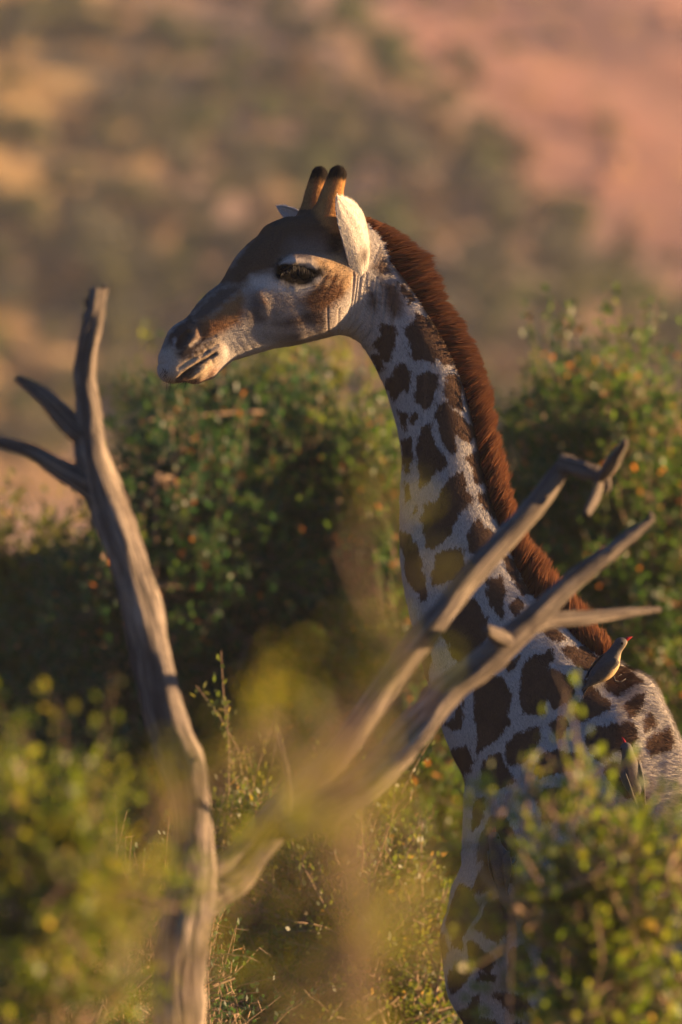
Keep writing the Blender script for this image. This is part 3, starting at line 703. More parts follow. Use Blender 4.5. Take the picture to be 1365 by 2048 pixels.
# ---- ears
def ear(basep, tipp, N, hw, cup, flip=1, bow=0.0):
    basep = np.asarray(basep); A = tipp - basep; ln = np.linalg.norm(A); A = A / ln
    N = nrm(N - A * np.dot(N, A)); W = np.cross(A, N) * flip
    nu, nv = 30, 17; V = []; U_ = []
    for i in range(nu):
        u = i / (nu - 1)
        w = hw * (0.62 + .95 * u) * (1 - u ** 1.9) ** .85 if u < 1 else 0
        w = max(w, .002)
        cc = cup * (1 - .55 * u)
        for j in range(nv):
            v = -1 + 2 * j / (nv - 1)
            ang = v * cc
            off = W * ((math.sin(ang) / max(cc, .01)) * w + bow * math.sin(math.pi * u)) - N * ((1 - math.cos(ang)) / max(cc, .01)) * w
            V.append(basep + A * (u * ln) + off + N * (.012 * math.sin(math.pi * u)) + N * .0007 * math.sin(11 * v + 3 * u))
            U_.append((u, v))
    F = [(i * nv + j, i * nv + j + 1, (i + 1) * nv + j + 1, (i + 1) * nv + j) for i in range(nu - 1) for j in range(nv - 1)]
    V = np.array(V); n0 = len(V)
    V2 = V - N * .004
    FF = F + [tuple(n0 + k for k in f[::-1]) for f in F]
    rim = [j for j in range(nv)] + [i * nv + nv - 1 for i in range(1, nu)] + [(nu - 1) * nv + j for j in range(nv - 2, -1, -1)] + [i * nv for i in range(nu - 2, 0, -1)]
    for a, b in zip(rim, rim[1:] + rim[:1]): FF.append((b, a, n0 + a, n0 + b))
    return np.concatenate([V, V2]), FF, np.array(U_ + U_), N
def add_ear(*a, **k):
    V, FF, UV, N = ear(*a, **k)
    n = len(V) // 2
    c = np.tile([.78, .71, .62], (len(V), 1)); c[n:] = (.42, .38, .35)
    d = np.exp(-((UV[:n, 0] - .20) / .09) ** 2 - ((UV[:n, 1] + .1) / .45) ** 2)[:, None]
    c[:n] = c[:n] * (1 - .8 * d) + np.array([.12, .08, .06]) * .8 * d
    e = put('ear', V, FF, G['coat'], gir, attrs={'col': c, 'spot': np.full(len(V), -.2)})
    # fringe of hair on the ear
    m = 5000; Fq = np.array([f for f in FF[:29 * 16]])
    vn = vnormals(V[:n], Fq); vn = vn * np.sign((vn @ N).mean())
    T, Wt = face_sample(V, Fq, np.ones(len(Fq), bool), m)
    P = (V[T] * Wt[..., None]).sum(1); Nn = nrm((vn[T] * Wt[..., None]).sum(1))
    A = nrm(a[1] - np.asarray(a[0])); dd = A + rng.normal(0, .3, (m, 3)); dd = nrm(dd - Nn * (dd * Nn).sum(1, keepdims=True) + Nn * .16)
    bv, bf = blades(P, Nn, dd, rng.uniform(.006, .013, m), rng.uniform(.001, .0018, m))
    h = put('ear_hair', bv, bf, G['coat'], e, smooth=False, attrs={'col': np.repeat((c[T] * Wt[..., None]).sum(1), 3, 0), 'spot': np.full(m * 3, -.2)}); h['kind'] = 'stuff'
    return e
EARBOW = .022
add_ear(H(734, 548, .085), U(676, 392, H(676, 392, .16)[1] - .02), np.array([.68, -.72, .08]), .070, 1.0, bow=EARBOW)
add_ear(H(668, 490, -.085), H(556, 412, -.24), np.array([.6, .75, .2]), .040, 1.15, flip=-1)
# ---- eyes and lashes
t = NT('giraffe_eye'); G['eye'] = t.surf(t.bsdf((.006, .005, .004), .16, spec=.08))
def sphere(c, r, nu=20, nv=12):
    V = [c + r * np.array([math.sin(a) * math.cos(b), math.sin(a) * math.sin(b), math.cos(a)]) for a in np.linspace(0, math.pi, nv) for b in np.linspace(0, 2 * math.pi, nu, endpoint=False)]
    F = [(i * nu + j, (i + 1) * nu + j, (i + 1) * nu + (j + 1) % nu, i * nu + (j + 1) % nu) for i in range(nv - 1) for j in range(nu)]
    return np.array(V), F
t = NT('lash_hair'); G['lash'] = t.surf(t.bsdf((.015, .011, .009), .6))
for s in (1, -1):
    c = H(605 + (0 if s > 0 else -2 * .078 * LH[0] * S0), 547, s * .078)
    V, F = sphere(c, .030); e = put('eyeball', V, F, G['eye'], gir)
    P, D = [], []
    for u in np.linspace(0, 1, 70):
        px = 566 + 62 * u; py = 541 - 9 * math.sin(math.pi * u) + rng.normal(0, 1)
        P.append(H(px + (0 if s > 0 else -2 * .1 * LH[0] * S0), py, s * (.094 + .012 * math.sin(math.pi * u)))); D.append(LH * s * .8 + np.array([-.5 + .3 * u, 0, -.75]) + rng.normal(0, .12, 3))
    P = np.array(P); D = nrm(D); n = len(P)
    bv, bf = blades(P, np.tile(LH * s, (n, 1)) + rng.normal(0, .3, (n, 3)), D, rng.uniform(.018, .03, n), np.full(n, .0025))
    put('eyelashes', bv, bf, G['lash'], gir, smooth=False)
# whiskers
P = np.array([H(rng.uniform(318, 400), rng.uniform(735, 766), .03) for _ in range(60)]); D = nrm(np.array([-.35, -.5, -.6]) + rng.normal(0, .25, (60, 3)))
bv, bf = blades(P, np.tile([0, -1, .2], (60, 1)), D, rng.uniform(.02, .045, 60), np.full(60, .0012))
put('whiskers', bv, bf, G['lash'], gir, smooth=False)
# tail tuft
n = 500; P = B(2186, 2310) + rng.normal(0, .008, (n, 3)); D = nrm(np.array([0, 0, -1]) + rng.normal(0, .12, (n, 3)))
bv, bf = blades(P, rng.normal(0, 1, (n, 3)), D, rng.uniform(.25, .5, n), np.full(n, .003)); put('tail_tuft', bv, bf, G['lash'], gir, smooth=False)
# hooves
t = NT('hoof_horn'); G['hoof'] = t.surf(t.bsdf((.05, .04, .035), .5))
for hx in (1040, 1905):
    for s in (1, -1):
        c = B(hx, 3312, s * (.165 if hx < 1500 else .16))
        n = 20; V = []
        for zz, sc in ((0.0, 1.15), (.045, .95)):
            for a in np.linspace(0, 2 * math.pi, n, endpoint=False): V.append([c[0] + .078 * sc * math.cos(a) - (.01 if zz == 0 else 0), c[1] + .062 * sc * math.sin(a), c[2] - .045 + zz])
        V = np.array(V); V[:, 2] += -V[:, 2].min() + base[2] - .004 if False else 0
        F = [(i, (i + 1) % n, n + (i + 1) % n, n + i) for i in range(n)] + [tuple(range(n))[::-1], tuple(range(n, 2 * n))]
        put('hoof', V, F, G['hoof'], gir, smooth=False)
print('giraffe done', round(time.time() - T0, 1))
# ------------------------------------------------------------------ hillside
def leaf_quads(P, size, aspect=.5, up=0.0, rg=rng, dirs=None):
    n = len(P); size = np.broadcast_to(size, (n,))[:, None]
    D = nrm(rg.normal(0, 1, (n, 3)) + np.array([0, 0, up])) if dirs is None else nrm(dirs + rg.normal(0, .5, (n, 3)))
    Sd = nrm(np.cross(D, rg.normal(0, 1, (n, 3))))
    N = np.cross(D, Sd)
    V = np.stack([P, P + D * size * .5 + Sd * size * aspect * .5 + N * size * .06, P + D * size, P + D * size * .5 - Sd * size * aspect * .5 + N * size * .06], 1)
    return V.reshape(-1, 3), np.arange(n * 4).reshape(-1, 4)
def rnd_attr(n, orange, rg=rng, spread=None):
    r = rg.random(n) * .9 if spread is None else np.clip(.45 * rg.random(n) + .5 * spread, 0, .9)
    m = rg.random(n) < orange; r[m] = .965 + .035 * rg.random(m.sum()); return np.repeat(r, 4)
G['leaf_hill'] = [leaf_mat('hill_leaf_olive', [(0, (.07, .09, .04)), (1, (.21, .20, .08))], .3), leaf_mat('hill_leaf_grey', [(0, (.07, .082, .06)), (1, (.18, .17, .11))], .25),
                  leaf_mat('hill_leaf_green', [(0, (.06, .10, .035)), (1, (.19, .22, .06))], .3), leaf_mat('hill_leaf_brown', [(0, (.12, .085, .055)), (1, (.29, .20, .11))], .2)]
PROTO = []
for k in range(6):
    rg = np.random.default_rng(100 + k); P = []; tr = []
    nl = rg.integers(6, 10)
    for i in range(nl):
        a = rg.uniform(0, 2 * np.pi); rr = rg.uniform(.1, .62); c = np.array([rr * np.cos(a), rr * np.sin(a), rg.uniform(.55, 1.25)]); s = rg.uniform(.25, .45)
        m = 170; d = nrm(rg.normal(0, 1, (m, 3))) * (s * rg.uniform(.45, 1.05, m))[:, None] * np.array([1, 1, .8]); P.append(c + d)
        tr.append(tube(spline([[0.04 * np.cos(a), .04 * np.sin(a), -.15], [rr * .3 * np.cos(a), rr * .3 * np.sin(a), .3], c], 6), np.linspace(.05, .012, 6), 5))
    P = np.concatenate(P)
    V, F = leaf_quads(P, rg.uniform(.10, .2, len(P)), .6, .2, rg)
    tv, tf = joinVF(tr)
    PROTO.append((V, F, np.repeat(rg.random(len(P)), 4), tv, tf))
meshes = {}
def hill_tree(p, s, k, mk, zone):
    if (k, mk) not in meshes:
        V, F, r, tv, tf = PROTO[k]
        meshes[k, mk] = (mesh('shrub_crown', V, F, G['leaf_hill'][mk], False, {'rnd': r}), mesh('shrub_trunk', tv, tf, G['bark']))
    kind = ['olive', 'grey-green', 'bright green', 'dry brown'][mk]; size = 'broad' if s > .75 else 'small'
    lab = f'{size} {kind} shrub {zone} behind the giraffe'
    o = thing('hillside_shrub', lab, 'shrub', p, f'{size} {kind} shrubs {zone}')
    o.rotation_euler = (0, 0, float(rng.uniform(0, 6.28))); o.scale = (s * float(rng.uniform(.85, 1.2)), s, s * float(rng.uniform(.8, 1.15)))
    for nm, me in zip(('crown', 'trunk'), meshes[k, mk]):
        c = bpy.data.objects.new(nm, me); COL.objects.link(c); c.parent = o
rh = np.random.default_rng(77); cnt = 0
HQ = np.stack([rh.uniform(-260, 1620, 3000), rh.uniform(-140, 960, 3000)], 1); HH = hill_hits(HQ)
pxs = []
for it in range(3000):
    px, py = HQ[it]
    b = px - (740 + .92 * py)                         # > 0: the bare red slope
    gold = px < 380 - max(0, py - 330) * .5 and py < 420
    dens = 1.0 if b < -60 else (.45 if b < 60 else .07)
    if gold: dens *= .22
    if py > 640 and px < 330: dens *= .45
    if rh.random() > dens: continue
    if any((px - a) ** 2 + ((py - c) * 1.3) ** 2 < d ** 2 for a, c, d in pxs): continue
    h = HH[it]
    if not np.isfinite(h[0]): continue
    s = rh.uniform(.45, 1.10) * (1.0 if b < 0 else .5)
    pxs.append((px, py, 52 * s + 14))
    mk = int(rh.choice(4, p=[.36, .34, .18, .12])); 
    hill_tree((h[0], h[1], zg(h[0], h[1]) - .03), s, int(rh.integers(6)), mk, 'on the bare red slope' if b > -30 else 'among golden grass on the hillside' if gold else 'on the scrubby hillside'); cnt += 1
    if cnt >= 290: break
# tufts of dry grass on the slope
gp = []
for it in range(2600):
    px, py = rh.uniform(-420, 1780), rh.uniform(-160, 1000)
    gold = px < 400 - max(0, py - 300) * .5 or (py > 620 and px < 420)
    if not gold and rh.random() > .35: continue
    if px - (740 + .92 * py) > 0 and rh.random() > .25: continue
    gp.append((px, py))
P = hill_hits(gp[:1200]); P = P[np.isfinite(P[:, 0])]; P = np.repeat(P, 45, 0) + rh.normal(0, .22, (len(P) * 45, 3)) * np.array([1, 1, 0]); P[:, 2] = terrain(P[:, 0], P[:, 1]) - .02
t = NT('dry_grass'); G['grass'] = t.surf(t.bsdf(t.ramp(t.attr('rnd'), [(0, (.33, .22, .09)), (1, (.60, .42, .18))]), .8))
n = len(P); D = nrm(rh.normal(0, .35, (n, 3)) + np.array([0, 0, 1.0])); Wd = nrm(np.cross(D, rh.normal(0, 1, (n, 3)))) * .012; Lg = rh.uniform(.2, .55, n)[:, None]
V = np.stack([P - Wd, P + Wd, P + D * Lg], 1).reshape(-1, 3)
gr = put('dry_grass', V, np.arange(n * 3).reshape(-1, 3), G['grass'], smooth=False, attrs={'rnd': np.repeat(rh.random(n), 3)})
gr['kind'] = 'stuff'; gr['label'] = 'golden dry grass tufts on the far hillside'; gr['category'] = 'grass'
# boulders on the red slope
t = NT('red_rock'); v = t.coord(); f = t.noise(v, 3, 5, .7); G['rock'] = t.surf(t.bsdf(t.mix(f, (.22, .10, .07), (.48, .27, .20)), .9, t.bump(f, .6, .08)))
rocks = []
for k in range(3):
    V, F = sphere(np.zeros(3), 1.0, 14, 9); d = np.array([1 + .35 * (vnoise(np.array([p[0] * 2 + 9 * k]), np.array([p[1] * 2 + p[2] * 3]), 5)[0] - .5) + .25 * (vnoise(np.array([p[2] * 4 + 3 * k]), np.array([p[0] * 5]), 6)[0] - .5) for p in V])
    rocks.append(mesh('boulder', V * d[:, None] * np.array([1, .8, .6]), clean(F), G['rock'], False))
for i in range(46):
    px, py = rh.uniform(650, 1600), rh.uniform(-120, 620)
    if px < 700 + .8 * py: continue
    h = hill_hits([(px, py)])[0]
    if not np.isfinite(h[0]): continue
    s = rh.uniform(.12, .45)
    o = bpy.data.objects.new('boulder', rocks[i % 3]); COL.objects.link(o); o.location = (h[0], h[1], zg(h[0], h[1]) + .15 * s); o.scale = (s, s, s); o.rotation_euler = (0, 0, rh.uniform(0, 6))
    o['label'] = 'reddish boulder lying on the bare red slope'; o['category'] = 'boulder'; o['group'] = 'boulders on the red slope'
print('hill', cnt, round(time.time() - T0, 1))

# ------------------------------------------------------------------ thorn bushes
def E(px, py, y, rx, rz, ry=None):
    """crown lobe: pixel centre and pixel radii at depth y"""
    s = 2048 / 36 * 400 / (y + 30.8)
    return (U(px, py, y), np.array([rx / s, (ry if ry else (rx + rz) / 2 / s), rz / s]))
def bush(label, foot, lobes, mat, nbr, ntw, leaf, per, orange=.03, seed=0, group=None, twl=(.14, .34), shoots=0, thorns=0, cat='bush', name='thorn_bush', tr=.0035, stems=5, shell=.45, wood='twig', stemr=.045):
    rg = np.random.default_rng(seed)
    base = np.array([foot[0], foot[1], zg(foot[0], foot[1]) - .05])
    root = thing(name, label, cat, base, group)
    w = np.array([l[1].prod() ** .67 for l in lobes]); w = w / w.sum()
    trunk, br = [], []
    stem_pts = []
    for i in range(stems):
        c, r = lobes[i % len(lobes)]
        a = base + np.append(rg.normal(0, .10, 2), 0); e = c + rg.normal(0, .25, 3) * r; e[2] = max(e[2], base[2] + .3)
        p = spline([a, a * .6 + e * .4 + np.append(rg.normal(0, .12, 2), 0), e], 12); p[1:-1] += rg.normal(0, .02, (10, 3))
        trunk.append(tube(p, np.linspace(stemr, stemr * .11, 12), 7)); stem_pts.append(p)
    SP = np.concatenate([p[3:] for p in stem_pts])
    LP, LR, LD = [], [], []
    for i in range(nbr):
        c, r = lobes[rg.choice(len(lobes), p=w)]
        d = nrm(rg.normal(0, 1, 3)); tgt = c + d * r * (shell + (1 - shell) * rg.random() ** .6) 
        tgt[2] = max(tgt[2], base[2] + .15)
        cand = SP[rg.choice(len(SP), 10)]; s0 = cand[np.argmin(((cand - tgt) ** 2).sum(1) + .0 * cand[:, 2])]
        m = (s0 + tgt) / 2 + rg.normal(0, .06, 3) + np.array([0, 0, -.05])
        p = spline([s0, m, tgt], 8)
        br.append(tube(p, np.linspace(tr * 2.6, tr, 8), 4, cap=False))
        for j in range(ntw):
            f = rg.uniform(.35, 1.0); q0 = p[int(f * 7)]
            dd = nrm(d * .5 + rg.normal(0, .8, 3) + np.array([0, 0, .35])); ln = rg.uniform(*twl)
            if shoots and rg.random() < shoots: dd = nrm(np.array([rg.normal(0, .25), rg.normal(0, .25), 1])); ln *= 1.7
            tw = spline([q0, q0 + dd * ln * .5 + rg.normal(0, .02, 3), q0 + dd * ln + np.array([0, 0, -.02])], 5)
            br.append(tube(tw, np.linspace(tr, tr * .4, 5), 3, cap=False))
            n = per; tt = rg.random(n) ** .8 * 4; k = np.minimum(tt.astype(int), 3); pos = tw[k] + (tw[k + 1] - tw[k]) * (tt - k)[:, None]
            LP.append(pos + rg.normal(0, leaf * .6, (n, 3))); LR.append(np.full(n, rg.random())); LD.append(np.tile(dd, (n, 1)))
            for _ in range(thorns if rg.random() < .8 else 0):
                q1 = tw[rg.integers(1, 5)]; td = nrm(np.cross(dd, rg.normal(0, 1, 3)) + .2 * dd) * rg.uniform(.03, .06)
                br.append(tube([q1, q1 + td * .5, q1 + td], [.0022, .0015, .0004], 3, cap=False))
    tv, tf = joinVF(trunk); put('trunk', tv, tf, G['bark'], root)
    bv, bf = joinVF(br); b = put('branches', bv, bf, G[wood], root); b['kind'] = 'stuff'
    P = np.concatenate(LP); V, F = leaf_quads(P, rg.uniform(.6, 1.4, len(P)) * leaf, .55, .2, rg, np.concatenate(LD) * .6 + np.array([0, 0, .2]))
    c = put('crown', V, F, G[mat], root, False, {'rnd': rnd_attr(len(P), orange, rg, np.concatenate(LR))}); c['kind'] = 'stuff'
    return root
def foot(px, y): p = U(px, 1500, y); return (p[0], y)
bush('dark green thorn bush below the muzzle of the giraffe', foot(420, 9.5), [E(420, 1150, 9.5, 270, 300), E(310, 930, 9.1, 120, 130), E(440, 900, 9.7, 150, 110), E(620, 1010, 9.9, 190, 190), E(250, 1340, 9.3, 240, 250), E(560, 1400, 9.7, 290, 290), E(560, 800, 9.8, 60, 90), E(300, 1700, 9.3, 300, 250)],
     'leaf_dark', 330, 9, .030, 34, .022, 1, shoots=.10, stems=8)
bush('yellow-green bush added behind the dark green one as its sunlit top leaves', foot(430, 15), [E(320, 850, 15, 80, 90), E(450, 850, 15, 70, 110), E(590, 740, 15.5, 60, 90), E(420, 1200, 15, 250, 250), E(680, 880, 15, 60, 110)],
     'leaf_yellow', 110, 8, .034, 24, .03, 12, shoots=.1)  # added bush; its yellow leaves stand for sunlit tops of the dark bush
bush('olive thorn bush at the edge of the clearing beside the dark green bush', foot(90, 11), [E(100, 1180, 11, 150, 150), E(40, 1340, 10.7, 170, 200), E(160, 1560, 10.5, 200, 250), E(-160, 1300, 11, 200, 220), E(-100, 1650, 11, 250, 250)],
     'leaf_olive', 200, 8, .031, 30, .03, 2, shoots=.1)
bush('sunlit green thorn bush behind the mane of the giraffe', foot(1280, 10.5), [E(1180, 980, 10.5, 210, 220), E(1310, 880, 10.1, 130, 150), E(1060, 900, 10.9, 110, 130), E(1200, 1270, 10.3, 250, 260), E(1430, 1060, 10.5, 110, 200), E(1400, 1400, 10.3, 150, 280), E(1150, 1650, 10.5, 240, 260)],
     'leaf_green', 330, 9, .031, 32, .05, 3, shoots=.14, stems=8)
bush('green thorn bush behind the throat and chest of the giraffe', foot(820, 9.5), [E(800, 1080, 9.5, 130, 190), E(870, 1330, 9.1, 190, 230), E(740, 1560, 9.1, 190, 220), E(900, 1800, 9.1, 220, 240), E(690, 920, 9.7, 70, 90)],
     'leaf_green', 200, 9, .030, 32, .035, 4, shoots=.10)
bush('low olive thorn bush behind the forked dead trunk', foot(600, 2.8), [E(640, 1820, 2.8, 200, 170), E(480, 1740, 3, 120, 130), E(800, 1900, 2.6, 170, 200), E(560, 2020, 2.8, 260, 150)],
     'leaf_olive', 130, 9, .022, 32, .04, 5, shoots=.1, thorns=1)
bush('yellow-green bush left of the dead trunk', foot(60, -9.5), [E(100, 1680, -9.5, 150, 130), E(40, 1560, -9.6, 90, 90), E(230, 1760, -9.4, 110, 100), E(-80, 1700, -9.5, 130, 200), E(150, 1860, -9.6, 160, 130)],
     'leaf_yellow', 60, 6, .022, 18, .03, 6, shoots=.2, shell=.2, twl=(.08, .20), tr=.002, stemr=.014)
bush('thorny bush with pale spines at the foot of the dead trunk', foot(170, -1.2), [E(60, 1960, -1.2, 120, 90), E(220, 1960, -1.4, 120, 100), E(400, 2010, -1.0, 130, 70), E(-60, 2050, -1.3, 200, 150), E(300, 2120, -1.2, 200, 100)],
     'leaf_dark', 90, 7, .017, 26, .02, 7, shoots=.3, thorns=4, twl=(.12, .30), shell=.3)
bush('sprawling yellow-green bush in front of the shoulder of the giraffe', foot(1230, -7.2), [E(1150, 1690, -7.2, 90, 90), E(1075, 1560, -7.3, 45, 80), E(1230, 1820, -7.0, 140, 130), E(1375, 1720, -7.2, 40, 110), E(1150, 1540, -7.2, 30, 50), E(1200, 1950, -7.2, 110, 110), E(1310, 1990, -7.1, 120, 120)],
     'leaf_yellow', 70, 6, .030, 9, .03, 8, shoots=.12, shell=.15, twl=(.08, .19), tr=.0028, stemr=.014)
bush('tall wispy yellow-green shrub beside the diagonal dead branches', foot(715, -17), [E(705, 1150, -17, 25, 240), E(712, 1500, -17, 35, 190), E(700, 1830, -17, 60, 150), E(715, 1990, -17, 80, 110), E(700, 2350, -17, 110, 250)],
     'leaf_wisp', 52, 4, .017, 8, .02, 9, shell=.1, twl=(.06, .16), tr=.0016, stems=3, stemr=.0035)
bush('leafy yellow-green shrub in front of the dead trunk', foot(360, -15.5), [E(570, 1430, -15.5, 110, 40), E(450, 1510, -15.5, 70, 40), E(350, 1610, -15.5, 60, 40), E(300, 1770, -15.5, 60, 80), E(420, 1890, -15.5, 60, 60), E(350, 2300, -15.5, 120, 200)],
     'leaf_wisp', 22, 4, .017, 8, .02, 10, shell=.1, twl=(.07, .18), tr=.0016, stems=4, stemr=.0035)
print('bushes', round(time.time() - T0, 1))

# ------------------------------------------------------------------ dead tree
t = NT('weathered_wood'); v = t.coord('Object')
gv = t.attr('grain', 'Vector'); gr1 = t.noise(t.mapping(gv, (75, 75, 6)), 1.0, 5, .7, .5); gr2 = t.noise(t.mapping(gv, (22, 22, 6)), 1.0, 4, .6)
c = t.ramp(gr1, [(.34, (.030, .025, .023)), (.5, (.18, .145, .115)), (.66, (.46, .37, .28))])
c = t.mix(t.n('ShaderNodeMapRange', {'Value': gr2, 'From Min': .5, 'From Max': .72}).outputs[0], c, (.10, .075, .06))
G['wood'] = t.surf(t.bsdf(c, .85, t.bump(gr1, 1.0, .016)))
DY = -4.6
SD = 2048 / 36 * 400 / (30.8 + DY)
tb = U(352, 2048, DY); tz = zg(tb[0] - .05, DY)
dt = thing('dead_tree', 'bare grey dead tree forking in front of the giraffe', 'tree', (tb[0] - .03, DY, tz - .05))
rd = np.random.default_rng(3)
def limb(name, pts, y0=DY, y1=DY, parent=dt, jag=.32, sides=14, bottom=None):
    n = max(12, len(pts) * 6)
    P = np.array([[*U(p[0], p[1], y0 + (y1 - y0) * i / (len(pts) - 1)), p[2] / 2 / SD] for i, p in enumerate(pts)])
    if bottom is not None: P = np.concatenate([bottom, P])
    n = max(20, len(P) * 9); Q = spline(P, n)
    ll = np.concatenate([[0], np.cumsum(np.linalg.norm(np.diff(Q[:, :3], axis=0), axis=1))]); sd0 = rd.uniform(0, 50)
    Q[:, :3] += np.stack([vnoise(ll * 9 + sd0 + 13 * i, ll * 0, 17) - .5 for i in range(3)], 1) * Q[:, 3:] * .22
    V, F = tube(Q[:, :3], Q[:, 3], sides)
    # gnarled surface
    m = n * sides; a = np.tile(np.arange(sides), n); l = np.repeat(np.arange(n), sides)
    cen = np.repeat(Q[:, :3], sides, 0); an = 2 * np.pi * a / sides; k = 1 + jag * 1.6 * (vnoise(np.cos(an) * 2.2 + 7, np.sin(an) * 2.2 + l * .05, 11) - .5) + jag * 1.3 * (vnoise(np.cos(an) * 4 + 3, np.sin(an) * 4 + l * .11, 12) - .5) + jag * .5 * (vnoise(a * 1.7, l * .5, 13) - .5)
    V[:m] = cen + (V[:m] - cen) * k[:, None]
    gv = np.zeros((len(V), 3)); gv[:m] = np.stack([np.cos(an) * .05, np.sin(an) * .05, np.repeat(ll, sides)], 1) + sd0; gv[m:] = sd0
    return put(name, V, clean(F), G['wood'], parent, attrs={'grain': gv})
bot = np.array([[tb[0] - .03, DY, tz - .06, .115], [tb[0] - .03, DY, tz + .5, .085], [tb[0] - .01, DY, 1.3, .068]])
trunk = limb('trunk', [(350, 2048, 104), (358, 1900, 96), (374, 1790, 98), (378, 1650, 78), (366, 1545, 90), (332, 1450, 88), (302, 1300, 84), (268, 1180, 82), (232, 1080, 78), (204, 980, 76), (186, 900, 66), (180, 830, 56), (171, 760, 44), (180, 680, 42), (190, 620, 40), (196, 578, 34)], bottom=bot, sides=18)
limb('branch', [(180, 885, 44), (150, 860, 42), (110, 815, 36), (75, 785, 28), (34, 756, 16)])
b = limb('branch', [(190, 985, 46), (155, 962, 42), (110, 935, 36), (60, 905, 28), (0, 886, 22), (-45, 872, 14)])
limb('stub', [(105, 935, 22), (96, 918, 18), (90, 902, 8)], parent=b, sides=8)
limb('stub', [(172, 800, 24), (185, 792, 16), (196, 788, 8)], parent=trunk, sides=8)
limb('stub', [(188, 612, 22), (176, 604, 14), (168, 600, 12)], parent=trunk, sides=8)
limb('stub', [(196, 600, 26), (204, 588, 20), (212, 574, 14)], parent=trunk, sides=8)
d1 = limb('branch', [(352, 1838, 70), (400, 1790, 92), (470, 1740, 82), (560, 1640, 68), (640, 1560, 64), (720, 1460, 56), (800, 1342, 52), (900, 1212, 48), (1000, 1090, 47), (1080, 1000, 44), (1132, 924, 34)], DY, DY + .5)
limb('twig', [(1118, 926, 40), (1150, 934, 34), (1185, 948, 32), (1212, 966, 26)], DY + .48, DY + .45, d1, sides=10)
limb('twig', [(1200, 958, 24), (1222, 930, 26), (1252, 882, 14)], DY + .45, DY + .3, d1, sides=10)
limb('twig', [(1200, 958, 20), (1186, 1000, 20), (1172, 1030, 12)], DY + .45, DY + .35, d1, sides=10)
limb('twig', [(1210, 950, 18), (1216, 975, 12), (1208, 992, 5)], DY + .45, DY + .45, d1, sides=8)
d2 = limb('branch', [(560, 1655, 60), (640, 1620, 66), (740, 1560, 66), (830, 1470, 70), (905, 1380, 62), (1000, 1300, 58), (1070, 1236, 50), (1130, 1180, 42), (1200, 1122, 38), (1258, 1076, 30), (1306, 1038, 14)], DY + .08, DY + .3)
limb('twig', [(1062, 1246, 40), (1110, 1242, 32), (1180, 1236, 27), (1250, 1228, 22), (1318, 1220, 12)], DY + .25, DY + .55, d2, sides=10)
limb('stub', [(1030, 1290, 30), (1000, 1276, 28), (972, 1260, 18)], DY + .22, DY + .05, d2, sides=10)
limb('twig', [(1290, 1060, 14), (1302, 1036, 12), (1298, 1022, 4)], DY + .3, DY + .3, d2, sides=8)
limb('twig', [(575, 1625, 15), (578, 1580, 12), (566, 1510, 11), (552, 1450, 8), (560, 1410, 4)], DY + .05, DY - .2, d1, sides=8)
print('dead tree', round(time.time() - T0, 1))

# ------------------------------------------------------------------ oxpeckers
t = NT('bird_plumage'); col = t.attr('col', 'Color'); f = t.noise(t.mapping(t.coord(), (1, 2, 2)), 160, 3, .7)
G['bird'] = t.surf(t.bsdf(t.mix(1.0, col, t.ramp(f, [(.3, (.7, .7, .7)), (.7, (1.2, 1.2, 1.2))]), 'MULTIPLY'), .7, t.bump(f, .4, .003)))
t = NT('red_bill'); G['bill'] = t.surf(t.bsdf((.30, .018, .012), .4))
t = NT('bird_leg'); G['bleg'] = t.surf(t.bsdf((.06, .05, .045), .6))
def ellip_tube(pts, sides=16):
    """pts: x, z, half width y, half height; loft in bird space along x"""
    Q = spline(pts, 26); a = np.linspace(0, 2 * np.pi, sides, endpoint=False)
    V = np.concatenate([np.stack([np.full(sides, r[0]), np.cos(a) * max(r[2], .0004), r[1] + np.sin(a) * max(r[3], .0004)], 1) for r in Q])
    n = len(Q); F = [(i * sides + j, i * sides + (j + 1) % sides, (i + 1) * sides + (j + 1) % sides, (i + 1) * sides + j) for i in range(n - 1) for j in range(sides)]
    F += [tuple(range(sides))[::-1], tuple(range((n - 1) * sides, n * sides))]
    return V, F
GREY, BUFF, DARK = np.array([.085, .075, .068]), np.array([.52, .36, .17]), np.array([.055, .050, .050])
